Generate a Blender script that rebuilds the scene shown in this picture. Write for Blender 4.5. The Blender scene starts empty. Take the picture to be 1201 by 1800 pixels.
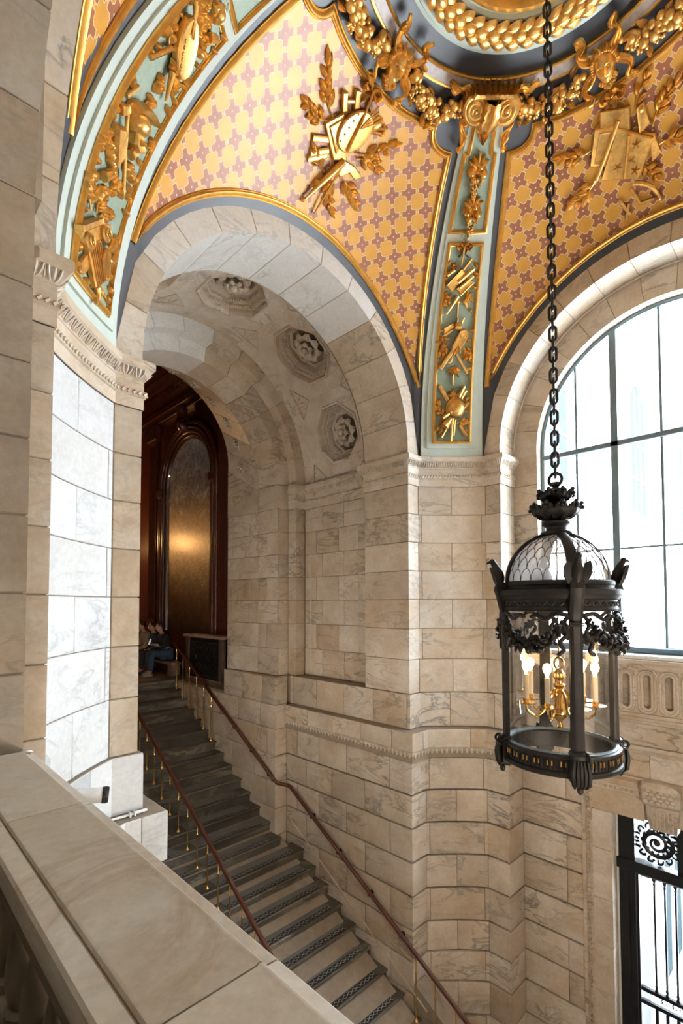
import bpy, math, random
from math import sin, cos, pi, radians, degrees, sqrt, atan2, acos
from mathutils import Matrix, Vector
SC = bpy.context.scene
COL = SC.collection
RND = random.Random(7)
ZO = 6.42          # eye level is z = 0 while building; the whole place is lifted by ZO at the end

# ------------------------------------------------------------------ camera
cd = bpy.data.cameras.new('camera'); cam = bpy.data.objects.new('camera', cd); COL.objects.link(cam)
cd.sensor_fit = 'VERTICAL'; cd.sensor_height = 36.0; cd.lens = 865.33 / 1800 * 36
cd.shift_x = 0.0; cd.shift_y = (1028.4 - 900) / 1800; cd.clip_start = 0.02; cd.clip_end = 300
_r = Vector((0.712399, -0.701772, -0.001789)); _u = Vector((-0.025026, -0.027953, 0.999296)); _f = Vector((0.701328, 0.711853, 0.037476))
cam.matrix_world = Matrix(((_r.x, _u.x, -_f.x, 0), (_r.y, _u.y, -_f.y, 0), (_r.z, _u.z, -_f.z, 0), (0, 0, 0, 1)))
SC.camera = cam

# ------------------------------------------------------------------ world, lights, exposure
w = bpy.data.worlds.new('overcast_sky'); SC.world = w; w.use_nodes = True
bg = w.node_tree.nodes['Background']; bg.inputs[0].default_value = (0.80, 0.91, 1.0, 1); bg.inputs[1].default_value = 36.0
sun_d = bpy.data.lights.new('sun', 'SUN'); sun_d.energy = 155; sun_d.angle = 0.009; sun_d.color = (0.95, 0.98, 1.0)
sun = bpy.data.objects.new('sun', sun_d); COL.objects.link(sun); sun.rotation_euler = Vector((0.04, 0.63, -0.775)).to_track_quat('-Z', 'Y').to_euler()   # from beyond the building, never straight into the window
def area(name, loc, direction, sx, sy, power, color):
    l = bpy.data.lights.new(name, 'AREA'); l.shape = 'RECTANGLE'; l.size = sx; l.size_y = sy; l.energy = power; l.color = color
    o = bpy.data.objects.new(name, l); COL.objects.link(o); o.location = loc
    o.rotation_euler = Vector(direction).to_track_quat('-Z', 'Y').to_euler()
    return o
def lamp(name, loc, power, color, r=0.15):
    l = bpy.data.lights.new(name, 'POINT'); l.energy = power; l.color = color; l.shadow_soft_size = r
    o = bpy.data.objects.new(name, l); COL.objects.link(o); o.location = loc
    return o
WARM = (1.0, 0.76, 0.48)
lamp('hall_fill_light', (-1.0, 1.5, 4.4), 210, (1.0, 0.92, 0.82), 0.35)            # unseen fill light added in the balcony hall behind the photographer
lamp('lobby_fill_light', (2.6, -1.1, -2.0), 470, (1.0, 0.90, 0.76), 0.30)          # added warm fill for the right-hand walls, out of view below
area('ledge_fill_light', (1.92, 6.2, -1.70), (0.75, 0.0, 0.66), 0.9, 0.08, 85, (1.0, 0.89, 0.74))   # hidden fill added on the passage ledge behind the left pier
lamp('rotunda_lamp_light', (3.83, 15.7, 2.08), 260, (1.0, 0.50, 0.16), 0.22)
vs = SC.view_settings
vs.view_transform = 'Standard'; vs.look = 'None'; vs.gamma = 1.0; vs.use_curve_mapping = False; vs.exposure = -0.48
SC.cycles.max_bounces = 7; SC.cycles.diffuse_bounces = 4; SC.cycles.transparent_max_bounces = 16
SC.cycles.use_denoising = True; SC.cycles.sample_clamp_indirect = 6.0

# ------------------------------------------------------------------ helpers
def tag(o, label=None, cat=None, group=None, kind=None):
    if label: o['label'] = label
    if cat: o['category'] = cat
    if group: o['group'] = group
    if kind: o['kind'] = kind
    return o
def empty(name, loc=(0, 0, 0), parent=None):
    o = bpy.data.objects.new(name, None); COL.objects.link(o); o.location = loc
    if parent: o.parent = parent
    o.empty_display_size = 0.05
    return o
def link(name, me, parent=None, loc=(0, 0, 0), rot=None):
    o = bpy.data.objects.new(name, me); COL.objects.link(o); o.location = loc
    if rot: o.rotation_euler = rot
    if parent: o.parent = parent
    return o
class MB:
    def __init__(s): s.v = []; s.f = []; s.uv = None
    def add(s, v, f):
        b = len(s.v); s.v += [tuple(p) for p in v]; s.f += [tuple(b + i for i in q) for q in f]; return s
    def box(s, x0, x1, y0, y1, z0, z1, bev=0.0):
        if bev <= 0:
            v = [(x, y, z) for x in (x0, x1) for y in (y0, y1) for z in (z0, z1)]
            return s.add(v, [(0, 1, 3, 2), (4, 6, 7, 5), (0, 4, 5, 1), (2, 3, 7, 6), (0, 2, 6, 4), (1, 5, 7, 3)])
        p = [(x0, bev), (x1, -bev)]
        rings = []
        for z, i in ((z0, bev), (z0 + bev, 0), (z1 - bev, 0), (z1, bev)):
            rings.append([(x0 + i, y0 + i, z), (x1 - i, y0 + i, z), (x1 - i, y1 - i, z), (x0 + i, y1 - i, z)])
        return s.loft(rings)
    def loft(s, rings, closed=True, caps=True):
        n = len(rings[0]); b = len(s.v)
        for r in rings: s.v += [tuple(p) for p in r]
        for i in range(len(rings) - 1):
            for j in range(n if closed else n - 1):
                k = (j + 1) % n
                s.f.append((b + i * n + j, b + i * n + k, b + (i + 1) * n + k, b + (i + 1) * n + j))
        if caps and closed:
            s.f.append(tuple(b + j for j in reversed(range(n)))); e = b + (len(rings) - 1) * n
            s.f.append(tuple(e + j for j in range(n)))
        return s
    def lathe(s, prof, n=24, c=(0, 0, 0), caps=True, a0=0.0, a1=2 * pi):
        full = abs(a1 - a0 - 2 * pi) < 1e-6; m = n if full else n + 1
        rings = [[(c[0] + r * cos(a0 + (a1 - a0) * j / n), c[1] + r * sin(a0 + (a1 - a0) * j / n), c[2] + z) for j in range(m)] for r, z in prof]
        return s.loft(rings, closed=full, caps=caps)
    def tube(s, pts, r, n=8, closed=False, caps=True, flat=1.0, flatx=1.0):
        P = [Vector(p) for p in pts]; m = len(P); R = r if isinstance(r, (list, tuple)) else [r] * m
        ref = None; rings = []
        for i in range(m):
            a = P[(i - 1) % m] if (closed or i > 0) else P[i]; b = P[(i + 1) % m] if (closed or i < m - 1) else P[i]
            t = (b - a).normalized() if (b - a).length > 1e-9 else Vector((0, 0, 1))
            if ref is None: ref = Vector((0, 0, 1)) if abs(t.z) < 0.9 else Vector((1, 0, 0))
            x = (ref - t * ref.dot(t)).normalized(); y = t.cross(x); ref = x
            rings.append([P[i] + (x * cos(2 * pi * j / n) * flatx + y * sin(2 * pi * j / n) * flat) * R[i] for j in range(n)])
        if closed: rings.append(rings[0])
        return s.loft(rings, caps=caps and not closed)
    def ball(s, c, r, nu=10, nv=6):
        rx, ry, rz = r if isinstance(r, (list, tuple)) else (r, r, r); b = len(s.v)
        s.v.append((c[0], c[1], c[2] - rz))
        for i in range(1, nv):
            p = -pi / 2 + pi * i / nv
            for j in range(nu):
                a = 2 * pi * j / nu; s.v.append((c[0] + rx * cos(p) * cos(a), c[1] + ry * cos(p) * sin(a), c[2] + rz * sin(p)))
        s.v.append((c[0], c[1], c[2] + rz)); e = len(s.v) - 1
        for j in range(nu):
            k = (j + 1) % nu
            s.f.append((b, b + 1 + k, b + 1 + j)); s.f.append((e, e - nu + j, e - nu + k))
            for i in range(nv - 2):
                q = b + 1 + i * nu; s.f.append((q + j, q + k, q + nu + k, q + nu + j))
        return s
    def grid(s, rows):
        return s.loft(rows, closed=False, caps=False)
    def map(s, fn, start=0):
        s.v = s.v[:start] + [tuple(fn(*p)) for p in s.v[start:]]; return s
    def mesh(s, name, mat, smooth=None):
        me = bpy.data.meshes.new(name); me.from_pydata(s.v, [], s.f); me.update()
        if mat: me.materials.append(mat)
        if smooth:
            me.polygons.foreach_set('use_smooth', [True] * len(me.polygons)); me.set_sharp_from_angle(angle=smooth)
        if s.uv:
            ul = me.uv_layers.new(name='UVMap'); li = [0] * len(me.loops); me.loops.foreach_get('vertex_index', li)
            fl = []
            for i in li: fl += s.uv[i]
            ul.data.foreach_set('uv', fl)
        return me
    def obj(s, name, mat, parent=None, smooth=None, loc=(0, 0, 0), rot=None):
        return link(name, s.mesh(name, mat, smooth), parent, loc, rot)

# ------------------------------------------------------------------ materials
def newmat(name):
    m = bpy.data.materials.new(name); m.use_nodes = True; nt = m.node_tree
    return m, nt, nt.nodes['Principled BSDF']
def nd(nt, t, **kw):
    n = nt.nodes.new(t)
    for k, v in kw.items():
        if isinstance(k, str) and hasattr(n, k): setattr(n, k, v)
    return n
def setin(n, **kw):
    for k, v in kw.items(): n.inputs[k.replace('_', ' ')].default_value = v
    return n
def math_(nt, op, a, b=None, c=None):
    n = nt.nodes.new('ShaderNodeMath'); n.operation = op
    for i, x in enumerate((a, b, c)):
        if x is None: continue
        if isinstance(x, (int, float)): n.inputs[i].default_value = x
        else: nt.links.new(x, n.inputs[i])
    return n.outputs[0]
def mixc(nt, f, a, b, mode='MIX'):
    n = nt.nodes.new('ShaderNodeMix'); n.data_type = 'RGBA'; n.blend_type = mode
    for i, x in ((0, f), (6, a), (7, b)):
        if isinstance(x, (int, float)): n.inputs[i].default_value = x
        elif isinstance(x, tuple): n.inputs[i].default_value = (*x, 1)
        else: nt.links.new(x, n.inputs[i])
    return n.outputs[2]
def ramp(nt, f, stops):
    n = nt.nodes.new('ShaderNodeValToRGB'); e = n.color_ramp.elements
    while len(e) > 1: e.remove(e[-1])
    e[0].position = stops[0][0]; c = stops[0][1]; e[0].color = (*c, 1) if isinstance(c, tuple) else (c, c, c, 1)
    for p, c in stops[1:]:
        x = e.new(p); x.color = (*c, 1) if isinstance(c, tuple) else (c, c, c, 1)
    nt.links.new(f, n.inputs[0]); return n.outputs[0]
def coords(nt, scale=(1, 1, 1), rnd=True, rot=(0, 0, 0)):
    tc = nt.nodes.new('ShaderNodeTexCoord'); mp = nt.nodes.new('ShaderNodeMapping')
    mp.inputs['Scale'].default_value = scale; mp.inputs['Rotation'].default_value = rot
    nt.links.new(tc.outputs['Object'], mp.inputs['Vector'])
    if not rnd: return mp.outputs[0], None
    oi = nt.nodes.new('ShaderNodeObjectInfo')
    ad = nt.nodes.new('ShaderNodeVectorMath'); ad.operation = 'ADD'
    mu = math_(nt, 'MULTIPLY', oi.outputs['Random'], 41.0)
    nt.links.new(mp.outputs[0], ad.inputs[0]); nt.links.new(mu, ad.inputs[1])
    return ad.outputs[0], oi.outputs['Random']
def noise(nt, vec, scale, detail=5, rough=0.6, dist=0.0):
    n = nt.nodes.new('ShaderNodeTexNoise'); setin(n, Scale=scale, Detail=detail, Roughness=rough, Distortion=dist)
    nt.links.new(vec, n.inputs['Vector']); return n.outputs[0]
def marble(name, lo, hi, vein, vs_=0.5, rough=0.42, bump=0.04, veinw=0.03, wash=1.0, tintk=0.85):
    m, nt, b = newmat(name); L = nt.links
    v, rn = coords(nt)
    big = noise(nt, v, 0.9, 4, 0.6, 0.6)
    base = ramp(nt, big, [(0.32, lo), (0.68, hi)])
    tint = ramp(nt, rn, [(0.0, (0.74, 0.71, 0.67)), (0.3, (0.97, 0.94, 0.90)), (0.6, (1.0, 1.0, 1.0)), (0.8, (0.92, 0.86, 0.78)), (1.0, (0.80, 0.71, 0.60))])
    base = mixc(nt, tintk, base, tint, 'MULTIPLY')
    v2, _ = coords(nt, (0.7, 0.7, 1.9), True, (0.5, 0.35, 0.2))
    vn = noise(nt, v2, 1.5, 7, 0.62, 1.1)
    d = math_(nt, 'ABSOLUTE', math_(nt, 'SUBTRACT', vn, 0.5))
    vm = ramp(nt, d, [(0.0, 1.0), (veinw, 0.0)])
    amt = ramp(nt, noise(nt, v, 0.7, 2), [(0.42, 0.0), (0.66, vs_)])
    base = mixc(nt, math_(nt, 'MULTIPLY', vm, amt), base, vein)
    v3, _ = coords(nt, (1, 1, 1))
    fine = noise(nt, v3, 26, 6, 0.7)
    base = mixc(nt, 0.35, base, ramp(nt, fine, [(0.3, 0.60), (0.7, 1.15)]), 'MULTIPLY')
    blot = ramp(nt, noise(nt, v3, 3.1, 5, 0.65), [(0.33, (0.80, 0.70, 0.58)), (0.62, (1, 1, 1))])
    base = mixc(nt, 0.8 * wash, base, blot, 'MULTIPLY')
    L.new(base, b.inputs['Base Color']); b.inputs['Roughness'].default_value = rough
    b.inputs['Specular IOR Level'].default_value = 0.4
    bp = nt.nodes.new('ShaderNodeBump'); setin(bp, Strength=bump * 3, Distance=0.01); L.new(fine, bp.inputs['Height']); L.new(bp.outputs[0], b.inputs['Normal'])
    return m
def plain(name, col, rough=0.5, metal=0.0, var=0.15, scale=8.0, bump=0.0, spec=0.5, coat=0.0):
    m, nt, b = newmat(name)
    v, rn = coords(nt)
    n = noise(nt, v, scale, 5, 0.65)
    c = mixc(nt, ramp(nt, n, [(0.3, 0.0), (0.7, 1.0)]), tuple(x * (1 - var) for x in col), tuple(min(1, x * (1 + var)) for x in col))
    nt.links.new(c, b.inputs['Base Color']); b.inputs['Roughness'].default_value = rough; b.inputs['Metallic'].default_value = metal
    b.inputs['Specular IOR Level'].default_value = spec; b.inputs['Coat Weight'].default_value = coat
    if bump:
        bp = nt.nodes.new('ShaderNodeBump'); setin(bp, Strength=bump, Distance=0.01); nt.links.new(noise(nt, v, scale * 5, 4), bp.inputs['Height']); nt.links.new(bp.outputs[0], b.inputs['Normal'])
    return m
def emit(name, col, s):
    m, nt, b = newmat(name); b.inputs['Emission Color'].default_value = (*col, 1); b.inputs['Emission Strength'].default_value = s
    b.inputs['Base Color'].default_value = (*col, 1); return m
def thinglass(name, tint=(1, 1, 1), base=0.04, rough=0.02, haze=0.0, fk=0.55):
    m = bpy.data.materials.new(name); m.use_nodes = True; nt = m.node_tree; nt.nodes.clear()
    o = nt.nodes.new('ShaderNodeOutputMaterial'); t = nt.nodes.new('ShaderNodeBsdfTransparent'); t.inputs[0].default_value = (*tint, 1)
    g = nt.nodes.new('ShaderNodeBsdfGlossy'); g.inputs['Roughness'].default_value = rough
    lw = nt.nodes.new('ShaderNodeLayerWeight'); lw.inputs[0].default_value = 0.35
    f = math_(nt, 'ADD', math_(nt, 'MULTIPLY', lw.outputs['Fresnel'], fk), base)
    mx = nt.nodes.new('ShaderNodeMixShader'); nt.links.new(f, mx.inputs[0]); nt.links.new(t.outputs[0], mx.inputs[1]); nt.links.new(g.outputs[0], mx.inputs[2])
    out = mx.outputs[0]
    if haze:
        d = nt.nodes.new('ShaderNodeBsdfTranslucent'); d.inputs[0].default_value = (0.9, 0.92, 0.95, 1)
        d2 = nt.nodes.new('ShaderNodeBsdfDiffuse'); d2.inputs[0].default_value = (0.85, 0.86, 0.88, 1)
        m1 = nt.nodes.new('ShaderNodeMixShader'); m1.inputs[0].default_value = 0.5; nt.links.new(d.outputs[0], m1.inputs[1]); nt.links.new(d2.outputs[0], m1.inputs[2])
        m2 = nt.nodes.new('ShaderNodeMixShader'); m2.inputs[0].default_value = haze; nt.links.new(out, m2.inputs[1]); nt.links.new(m1.outputs[0], m2.inputs[2]); out = m2.outputs[0]
    nt.links.new(out, o.inputs[0]); return m
MAT = {}
MAT['marble'] = marble('cream_marble', (0.55, 0.485, 0.415), (0.70, 0.645, 0.575), (0.17, 0.155, 0.14), 0.85, 0.42, 0.05, 0.035)
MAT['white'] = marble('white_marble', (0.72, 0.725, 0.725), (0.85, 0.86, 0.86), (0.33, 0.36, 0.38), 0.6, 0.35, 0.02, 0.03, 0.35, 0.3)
MAT['whitel'] = marble('window_lit_pale_marble', (0.58, 0.59, 0.60), (0.70, 0.715, 0.725), (0.30, 0.34, 0.36), 0.75, 0.35, 0.02, 0.035, 0.25, 0.25)  # paler left-pier marble, with cool window light also put into its colour
MAT['grey'] = marble('dark_marble', (0.25, 0.21, 0.17), (0.36, 0.31, 0.255), (0.17, 0.15, 0.13), 0.8, 0.40, 0.04, 0.045)  # darker and browner than the cream marble
MAT['rail'] = marble('coping_marble', (0.66, 0.63, 0.58), (0.77, 0.745, 0.70), (0.40, 0.30, 0.20), 0.8, 0.33, 0.03, 0.03, 0.7)
MAT['tan'] = marble('tan_marble', (0.42, 0.355, 0.285), (0.56, 0.495, 0.415), (0.20, 0.18, 0.16))
MAT['joint'] = plain('mortar', (0.25, 0.20, 0.15), 0.9)
MAT['groove'] = plain('groove_shadow_mortar', (0.12, 0.095, 0.07), 0.95)
MAT['balust'] = plain('dark_brown_marble', (0.10, 0.072, 0.045), 0.5, 0, 0.3, 6)
MAT['stain'] = plain('brown_joint_stain', (0.16, 0.095, 0.04), 0.8)
MAT['step'] = marble('dark_green_marble', (0.052, 0.054, 0.050), (0.125, 0.115, 0.098), (0.30, 0.28, 0.24), 0.8, 0.38, 0.03, 0.05)
MAT['tread'] = plain('worn_tread_stone', (0.150, 0.148, 0.145), 0.8, 0, 0.12, 60, 0.2)
MAT['gold'] = plain('gold_leaf', (0.63, 0.365, 0.105), 0.32, 0.82, 0.35, 14, 0.15)
MAT['goldm'] = plain('gilded_moulding', (0.60, 0.33, 0.075), 0.38, 0.85, 0.2, 10, 0.05)
MAT['pale'] = plain('pale_green_plaster', (0.53, 0.60, 0.55), 0.5, 0, 0.06, 5)
MAT['navy'] = plain('slate_blue_plaster', (0.021, 0.020, 0.025), 0.5, 0, 0.12, 4, 0.03)
MAT['green'] = plain('sage_green_plaster', (0.150, 0.185, 0.132), 0.6, 0, 0.14, 22, 0.12)
MAT['pink'] = plain('pinkish_marbled_fillet', (0.45, 0.40, 0.40), 0.4, 0, 0.3, 12)
MAT['bronze'] = plain('dark_bronze', (0.013, 0.011, 0.010), 0.5, 0.2, 0.35, 20, 0.1, 0.3)
MAT['iron'] = plain('black_iron', (0.012, 0.014, 0.016), 0.4, 0.5, 0.3, 10)
MAT['slate'] = plain('glare_tinted_metal', (0.14, 0.20, 0.24), 0.45, 0.2, 0.12, 10)  # lighter slate blue: window glare put into the frame colour
MAT['brass'] = plain('polished_brass', (0.78, 0.50, 0.17), 0.22, 1.0, 0.12, 14)
MAT['wood'] = plain('red_brown_handrail_wood', (0.075, 0.019, 0.009), 0.38, 0, 0.25, 12, 0, 0.4, 0.1)
MAT['dwood'] = plain('dark_carved_walnut', (0.075, 0.019, 0.011), 0.28, 0, 0.3, 8, 0, 0.5, 0.5)
MAT['glass'] = thinglass('clear_glass')
MAT['pane'] = thinglass('window_glass', (0.985, 0.995, 1.0), 0.01, 0.02, 0.0, 0.12)
MAT['leaded'] = thinglass('hazy_dome_glass', (0.92, 0.93, 0.95), 0.05, 0.05, 0.42)
MAT['candle'] = plain('candle_sleeve', (0.86, 0.76, 0.58), 0.5, 0, 0.03)
MAT['bulb'] = emit('lit_bulb', (1.0, 0.66, 0.30), 16.0)
MAT['stone_out'] = plain('courtyard_limestone', (0.84, 0.86, 0.87), 0.8, 0, 0.03, 3)
MAT['outglass'] = plain('courtyard_window_glass', (0.018, 0.024, 0.027), 0.9, 0, 0.1, 2, 0, 0.0)
MAT['whitepl'] = plain('white_plastic', (0.78, 0.80, 0.82), 0.4)
MAT['blackpl'] = plain('black_plastic', (0.01, 0.012, 0.016), 0.3)
def pattern_mat():
    m, nt, b = newmat('stencilled_star_and_cross_paint'); L = nt.links
    uv = nt.nodes.new('ShaderNodeUVMap'); sp = nt.nodes.new('ShaderNodeSeparateXYZ'); L.new(uv.outputs[0], sp.inputs[0])
    def cell(s): return math_(nt, 'ABSOLUTE', math_(nt, 'SUBTRACT', math_(nt, 'FRACT', math_(nt, 'ADD', s, 100.5)), 0.5))
    x = cell(sp.outputs[0]); y = cell(sp.outputs[1])
    def box(hx, hy): return math_(nt, 'MAXIMUM', math_(nt, 'SUBTRACT', x, hx), math_(nt, 'SUBTRACT', y, hy))
    d = math_(nt, 'MINIMUM', math_(nt, 'MINIMUM', box(0.405, 0.125), box(0.125, 0.405)), box(0.185, 0.185))
    cross = ramp(nt, d, [(0.0, 1.0), (0.001, 0.0)])
    line1 = math_(nt, 'LESS_THAN', math_(nt, 'ABSOLUTE', math_(nt, 'SUBTRACT', d, 0.014)), 0.014)
    # thin scallop lines where neighbouring stars touch beyond the arm tips
    mx = math_(nt, 'MAXIMUM', x, y); mn = math_(nt, 'MINIMUM', x, y)
    tip = math_(nt, 'LESS_THAN', math_(nt, 'ABSOLUTE', math_(nt, 'SUBTRACT', mn, math_(nt, 'MULTIPLY', math_(nt, 'SUBTRACT', 0.5, mx), 0.9))), 0.014)
    tip = math_(nt, 'MULTIPLY', tip, math_(nt, 'GREATER_THAN', mx, 0.405))
    dot = math_(nt, 'LESS_THAN', math_(nt, 'SQRT', math_(nt, 'ADD', math_(nt, 'MULTIPLY', x, x), math_(nt, 'MULTIPLY', y, y))), 0.045)
    crossm = math_(nt, 'LESS_THAN', d, 0.0)
    v, _ = coords(nt, (1, 1, 1), False)
    n = noise(nt, v, 5.0, 5, 0.65)
    star = ramp(nt, n, [(0.3, (0.33, 0.150, 0.016)), (0.7, (0.42, 0.205, 0.032))])
    cr = ramp(nt, n, [(0.3, (0.145, 0.045, 0.018)), (0.7, (0.195, 0.066, 0.030))])
    c = mixc(nt, crossm, star, cr)
    wl = math_(nt, 'MAXIMUM', math_(nt, 'MAXIMUM', line1, tip), dot)
    c = mixc(nt, math_(nt, 'MULTIPLY', wl, 0.7), c, (0.60, 0.50, 0.38))
    L.new(c, b.inputs['Base Color']); b.inputs['Roughness'].default_value = 0.38; b.inputs['Metallic'].default_value = 0.05
    b.inputs['Specular IOR Level'].default_value = 0.28
    return m
MAT['pattern'] = pattern_mat()
# ------------------------------------------------------------------ masonry machinery
XC, YC, HS, OP, ST = 3.838, 1.53, 2.97, 1.998, 0.247
RS, ZS, ZI0, ZI1 = 3.723, 2.31, 1.79, 2.23          # vault radius, springing, impost bottom / top
ZU = [-1.34, -0.84, -0.38, 0.06, 0.49, 0.92, 1.35, 1.79]
ZL = [-6.42, -5.95, -5.48, -5.05, -4.62, -4.15, -3.68, -3.21, -2.74, -2.27]
class Path:
    """plan polyline; offset d > 0 is towards the right-hand side (side=1) of the walk"""
    def __init__(s, pts, side=1):
        s.p = [Vector((x, y)) for x, y in pts]; s.side = side; s.s = [0.0]
        for a, b in zip(s.p, s.p[1:]): s.s.append(s.s[-1] + (b - a).length)
        s.n = []
        for a, b in zip(s.p, s.p[1:]):
            t = (b - a).normalized(); s.n.append(Vector((t.y, -t.x)) * side)
        s.m = []
        for i in range(len(s.p)):
            if i == 0: s.m.append(s.n[0])
            elif i == len(s.p) - 1: s.m.append(s.n[-1])
            else:
                a, b = s.n[i - 1], s.n[i]; h = (a + b); q = h.dot(a)
                s.m.append(h / q if abs(q) > 0.05 else a)
        s.len = s.s[-1]
    def seg(s, u):
        for i in range(len(s.p) - 1):
            if u <= s.s[i + 1] or i == len(s.p) - 2: return i
    def __call__(s, u, d=0.0):
        i = s.seg(u); L = s.s[i + 1] - s.s[i]; k = (u - s.s[i]) / L
        a = s.p[i] + s.m[i] * d; b = s.p[i + 1] + s.m[i + 1] * d
        return a + (b - a) * k
    def off(s, d): return [tuple(p + m * d) for p, m in zip(s.p, s.m)]
    def between(s, a, b, step=None):
        r = [a] + [u for u in s.s if a + 1e-4 < u < b - 1e-4] + [b]
        if step:
            q = [r[0]]
            for x in r[1:]:
                n = max(1, int((x - q[-1]) / step)); x0 = q[-1]
                q += [x0 + (x - x0) * (i + 1) / n for i in range(n)]
            r = q
        return r
    def normal(s, u): return s.n[s.seg(u)]
def blockmesh(F, ss, zs, cs, cz, depth, gs=0.004, gz=0.004):
    s0, s1, z0, z1 = ss[0] + gs, ss[-1] - gs, zs[0] + gz, zs[-1] - gz
    inn = lambda L, a, b, c: [x for x in L if a + c + 1e-4 < x < b - c - 1e-4]
    C = [(s0, -depth), (s0, -cs * 0.8), (s0 + cs, 0)] + [(x, 0) for x in inn(ss, s0, s1, cs)] + [(s1 - cs, 0), (s1, -cs * 0.8), (s1, -depth)]
    Rr = [(z0, -depth), (z0, -cs * 0.8), (z0 + cz, 0)] + [(x, 0) for x in inn(zs, z0, z1, cz)] + [(z1 - cz, 0), (z1, -cs * 0.8), (z1, -depth)]
    mb = MB(); mb.grid([[F(s, z, min(ds, dz)) for s, ds in C] for z, dz in Rr]); return mb
def wall_block(root, path, s0, s1, z0, z1, mat, d0=0.0, cs=0.006, cz=0.006, depth=0.10, gz=0.004, name='stone_block'):
    F = lambda s, z, d: (*path(s, d0 + d), z)
    return blockmesh(F, path.between(s0, s1), [z0, z1], cs, cz, depth, 0.003, gz).obj(name, mat, root, 0.5)
def core(name, path, z0, z1, d=-0.014, thick=0.30, mat='joint', parent=None):
    mb = MB(); a = path.off(d); b = path.off(d - thick)
    n = len(a)
    v = [(*p, z0) for p in a] + [(*p, z1) for p in a] + [(*p, z0) for p in b] + [(*p, z1) for p in b]
    f = []
    for i in range(n - 1):
        f += [(i, i + 1, n + i + 1, n + i), (2 * n + i, 3 * n + i, 3 * n + i + 1, 2 * n + i + 1), (n + i, n + i + 1, 3 * n + i + 1, 3 * n + i), (i, 2 * n + i, 2 * n + i + 1, i + 1)]
    f += [(0, n, 3 * n, 2 * n), (n - 1, 3 * n - 1, 4 * n - 1, 2 * n - 1)]
    mb.add(v, f); o = mb.obj(name, MAT[mat], parent)
    if not parent: tag(o, kind='structure')
    return o
def moulding(name, path, prof, mat, parent, u0=0.0, u1=None, smooth=0.6):
    """profile [(d, z)] swept along the plan path"""
    u1 = path.len if u1 is None else u1
    us = path.between(u0, u1)
    mb = MB(); mb.grid([[(*path(u, d), z) for d, z in prof] for u in us])
    n = len(prof); e = (len(us) - 1) * n
    mb.f.append(tuple(range(n))); mb.f.append(tuple(e + i for i in reversed(range(n))))
    return mb.obj(name, mat, parent, smooth)
def arc(r, a0, a1, n, c=(XC, YC)):
    return [(c[0] + r * cos(radians(a0 + (a1 - a0) * i / n)), c[1] + r * sin(radians(a0 + (a1 - a0) * i / n))) for i in range(n + 1)]
AZ1 = degrees(atan2(HS, OP + ST))                    # 52.9: where the concave chamfer starts
def mx_(pts): return [(2 * XC - x, y) for x, y in pts]
CORNER_R = [(XC + OP, 5.39), (XC + OP, YC + HS)] + arc(RS, AZ1, 90 - AZ1, 8) + [(XC + HS, YC + OP), (7.25, YC + OP)]
PASS_R = [(5.50, 8.97), (5.59, 8.02), (5.59, 7.38), (5.846, 7.38), (5.846, 7.156), (6.073, 7.156), (6.073, 5.39)]
PR = Path(PASS_R + CORNER_R)
CORNER_L = [(0.0, 3.15), (0.666, 3.15), (0.666, YC + OP), (XC - HS, YC + OP)] + arc(RS, 180 - (90 - AZ1), 180 - AZ1, 8) + [(XC - OP, YC + HS), (XC - OP, 5.39)]
PL = Path(CORNER_L + list(reversed(mx_(PASS_R))))
# station lookups
def station(path, x, y):
    return min(path.s, key=lambda u: (path(u) - Vector((x, y))).length)
def fill_row(root, path, joints, z0, z1, matf, **kw):
    for a, b in zip(joints, joints[1:]):
        if b - a > 0.02: wall_block(root, path, a, b, z0, z1, matf(a, b, z0), **kw)

# ---------------- right corner pier and right side of the stair passage
wr = core('wall_right', PR, -1.36, ZI0)
r1 = station(PR, 5.59, 8.02); r2 = station(PR, 5.59, 7.38); r2b = station(PR, 5.846, 7.38); r3 = station(PR, 5.846, 7.156); r4 = station(PR, 6.073, 7.156); r5 = station(PR, 6.073, 5.39)
r6 = station(PR, XC + OP, 5.39); r7 = station(PR, XC + OP, 4.5); c0 = r7 + ST; c1 = c0 + RS * radians(2 * AZ1 - 90) * 0.9999; c1 = station(PR, XC + HS, 3.775); r8 = station(PR, XC + HS, YC + OP)
cm = (c0 + c1) / 2
mtl = lambda a, b, z: MAT['marble']
for i, (z0, z1) in enumerate(zip(ZU, ZU[1:])):
    odd = 1 - i % 2
    j = [0.0, r1 + 0.02, r2 + 0.02 if odd else r1 + 0.3, r2b, r4 - 0.01]
    j += [r4 + 0.01] + [r4 + x for x in ((0.50, 1.05, 1.55) if odd else (0.33, 0.92, 1.40))] + [r5 - 0.005]
    fill_row(wr, PR, j, z0, z1, mtl)
    j = [r6, c0 + (0.0 if odd else 0.05)] + ([cm] if odd else []) + [c1 - (0.0 if odd else 0.06), PR.len]
    fill_row(wr, PR, j, z0, z1, mtl)
fill_row(wr, PR, [0.0, r1 + 0.02, r2b - 0.002], ZI0, ZI1 + 0.03, mtl); core('mortar', Path(PASS_R[:4]), ZI0, ZI1 + 0.03, parent=wr)
PQ = Path(PASS_R[4:]); core('mortar', PQ, ZI1, ZS + 0.03, parent=wr); fill_row(wr, PQ, [PQ.s[1] + 0.002, PQ.s[1] + 0.9, PQ.len - 0.003], ZI1, ZS + 0.02, mtl)
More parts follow.
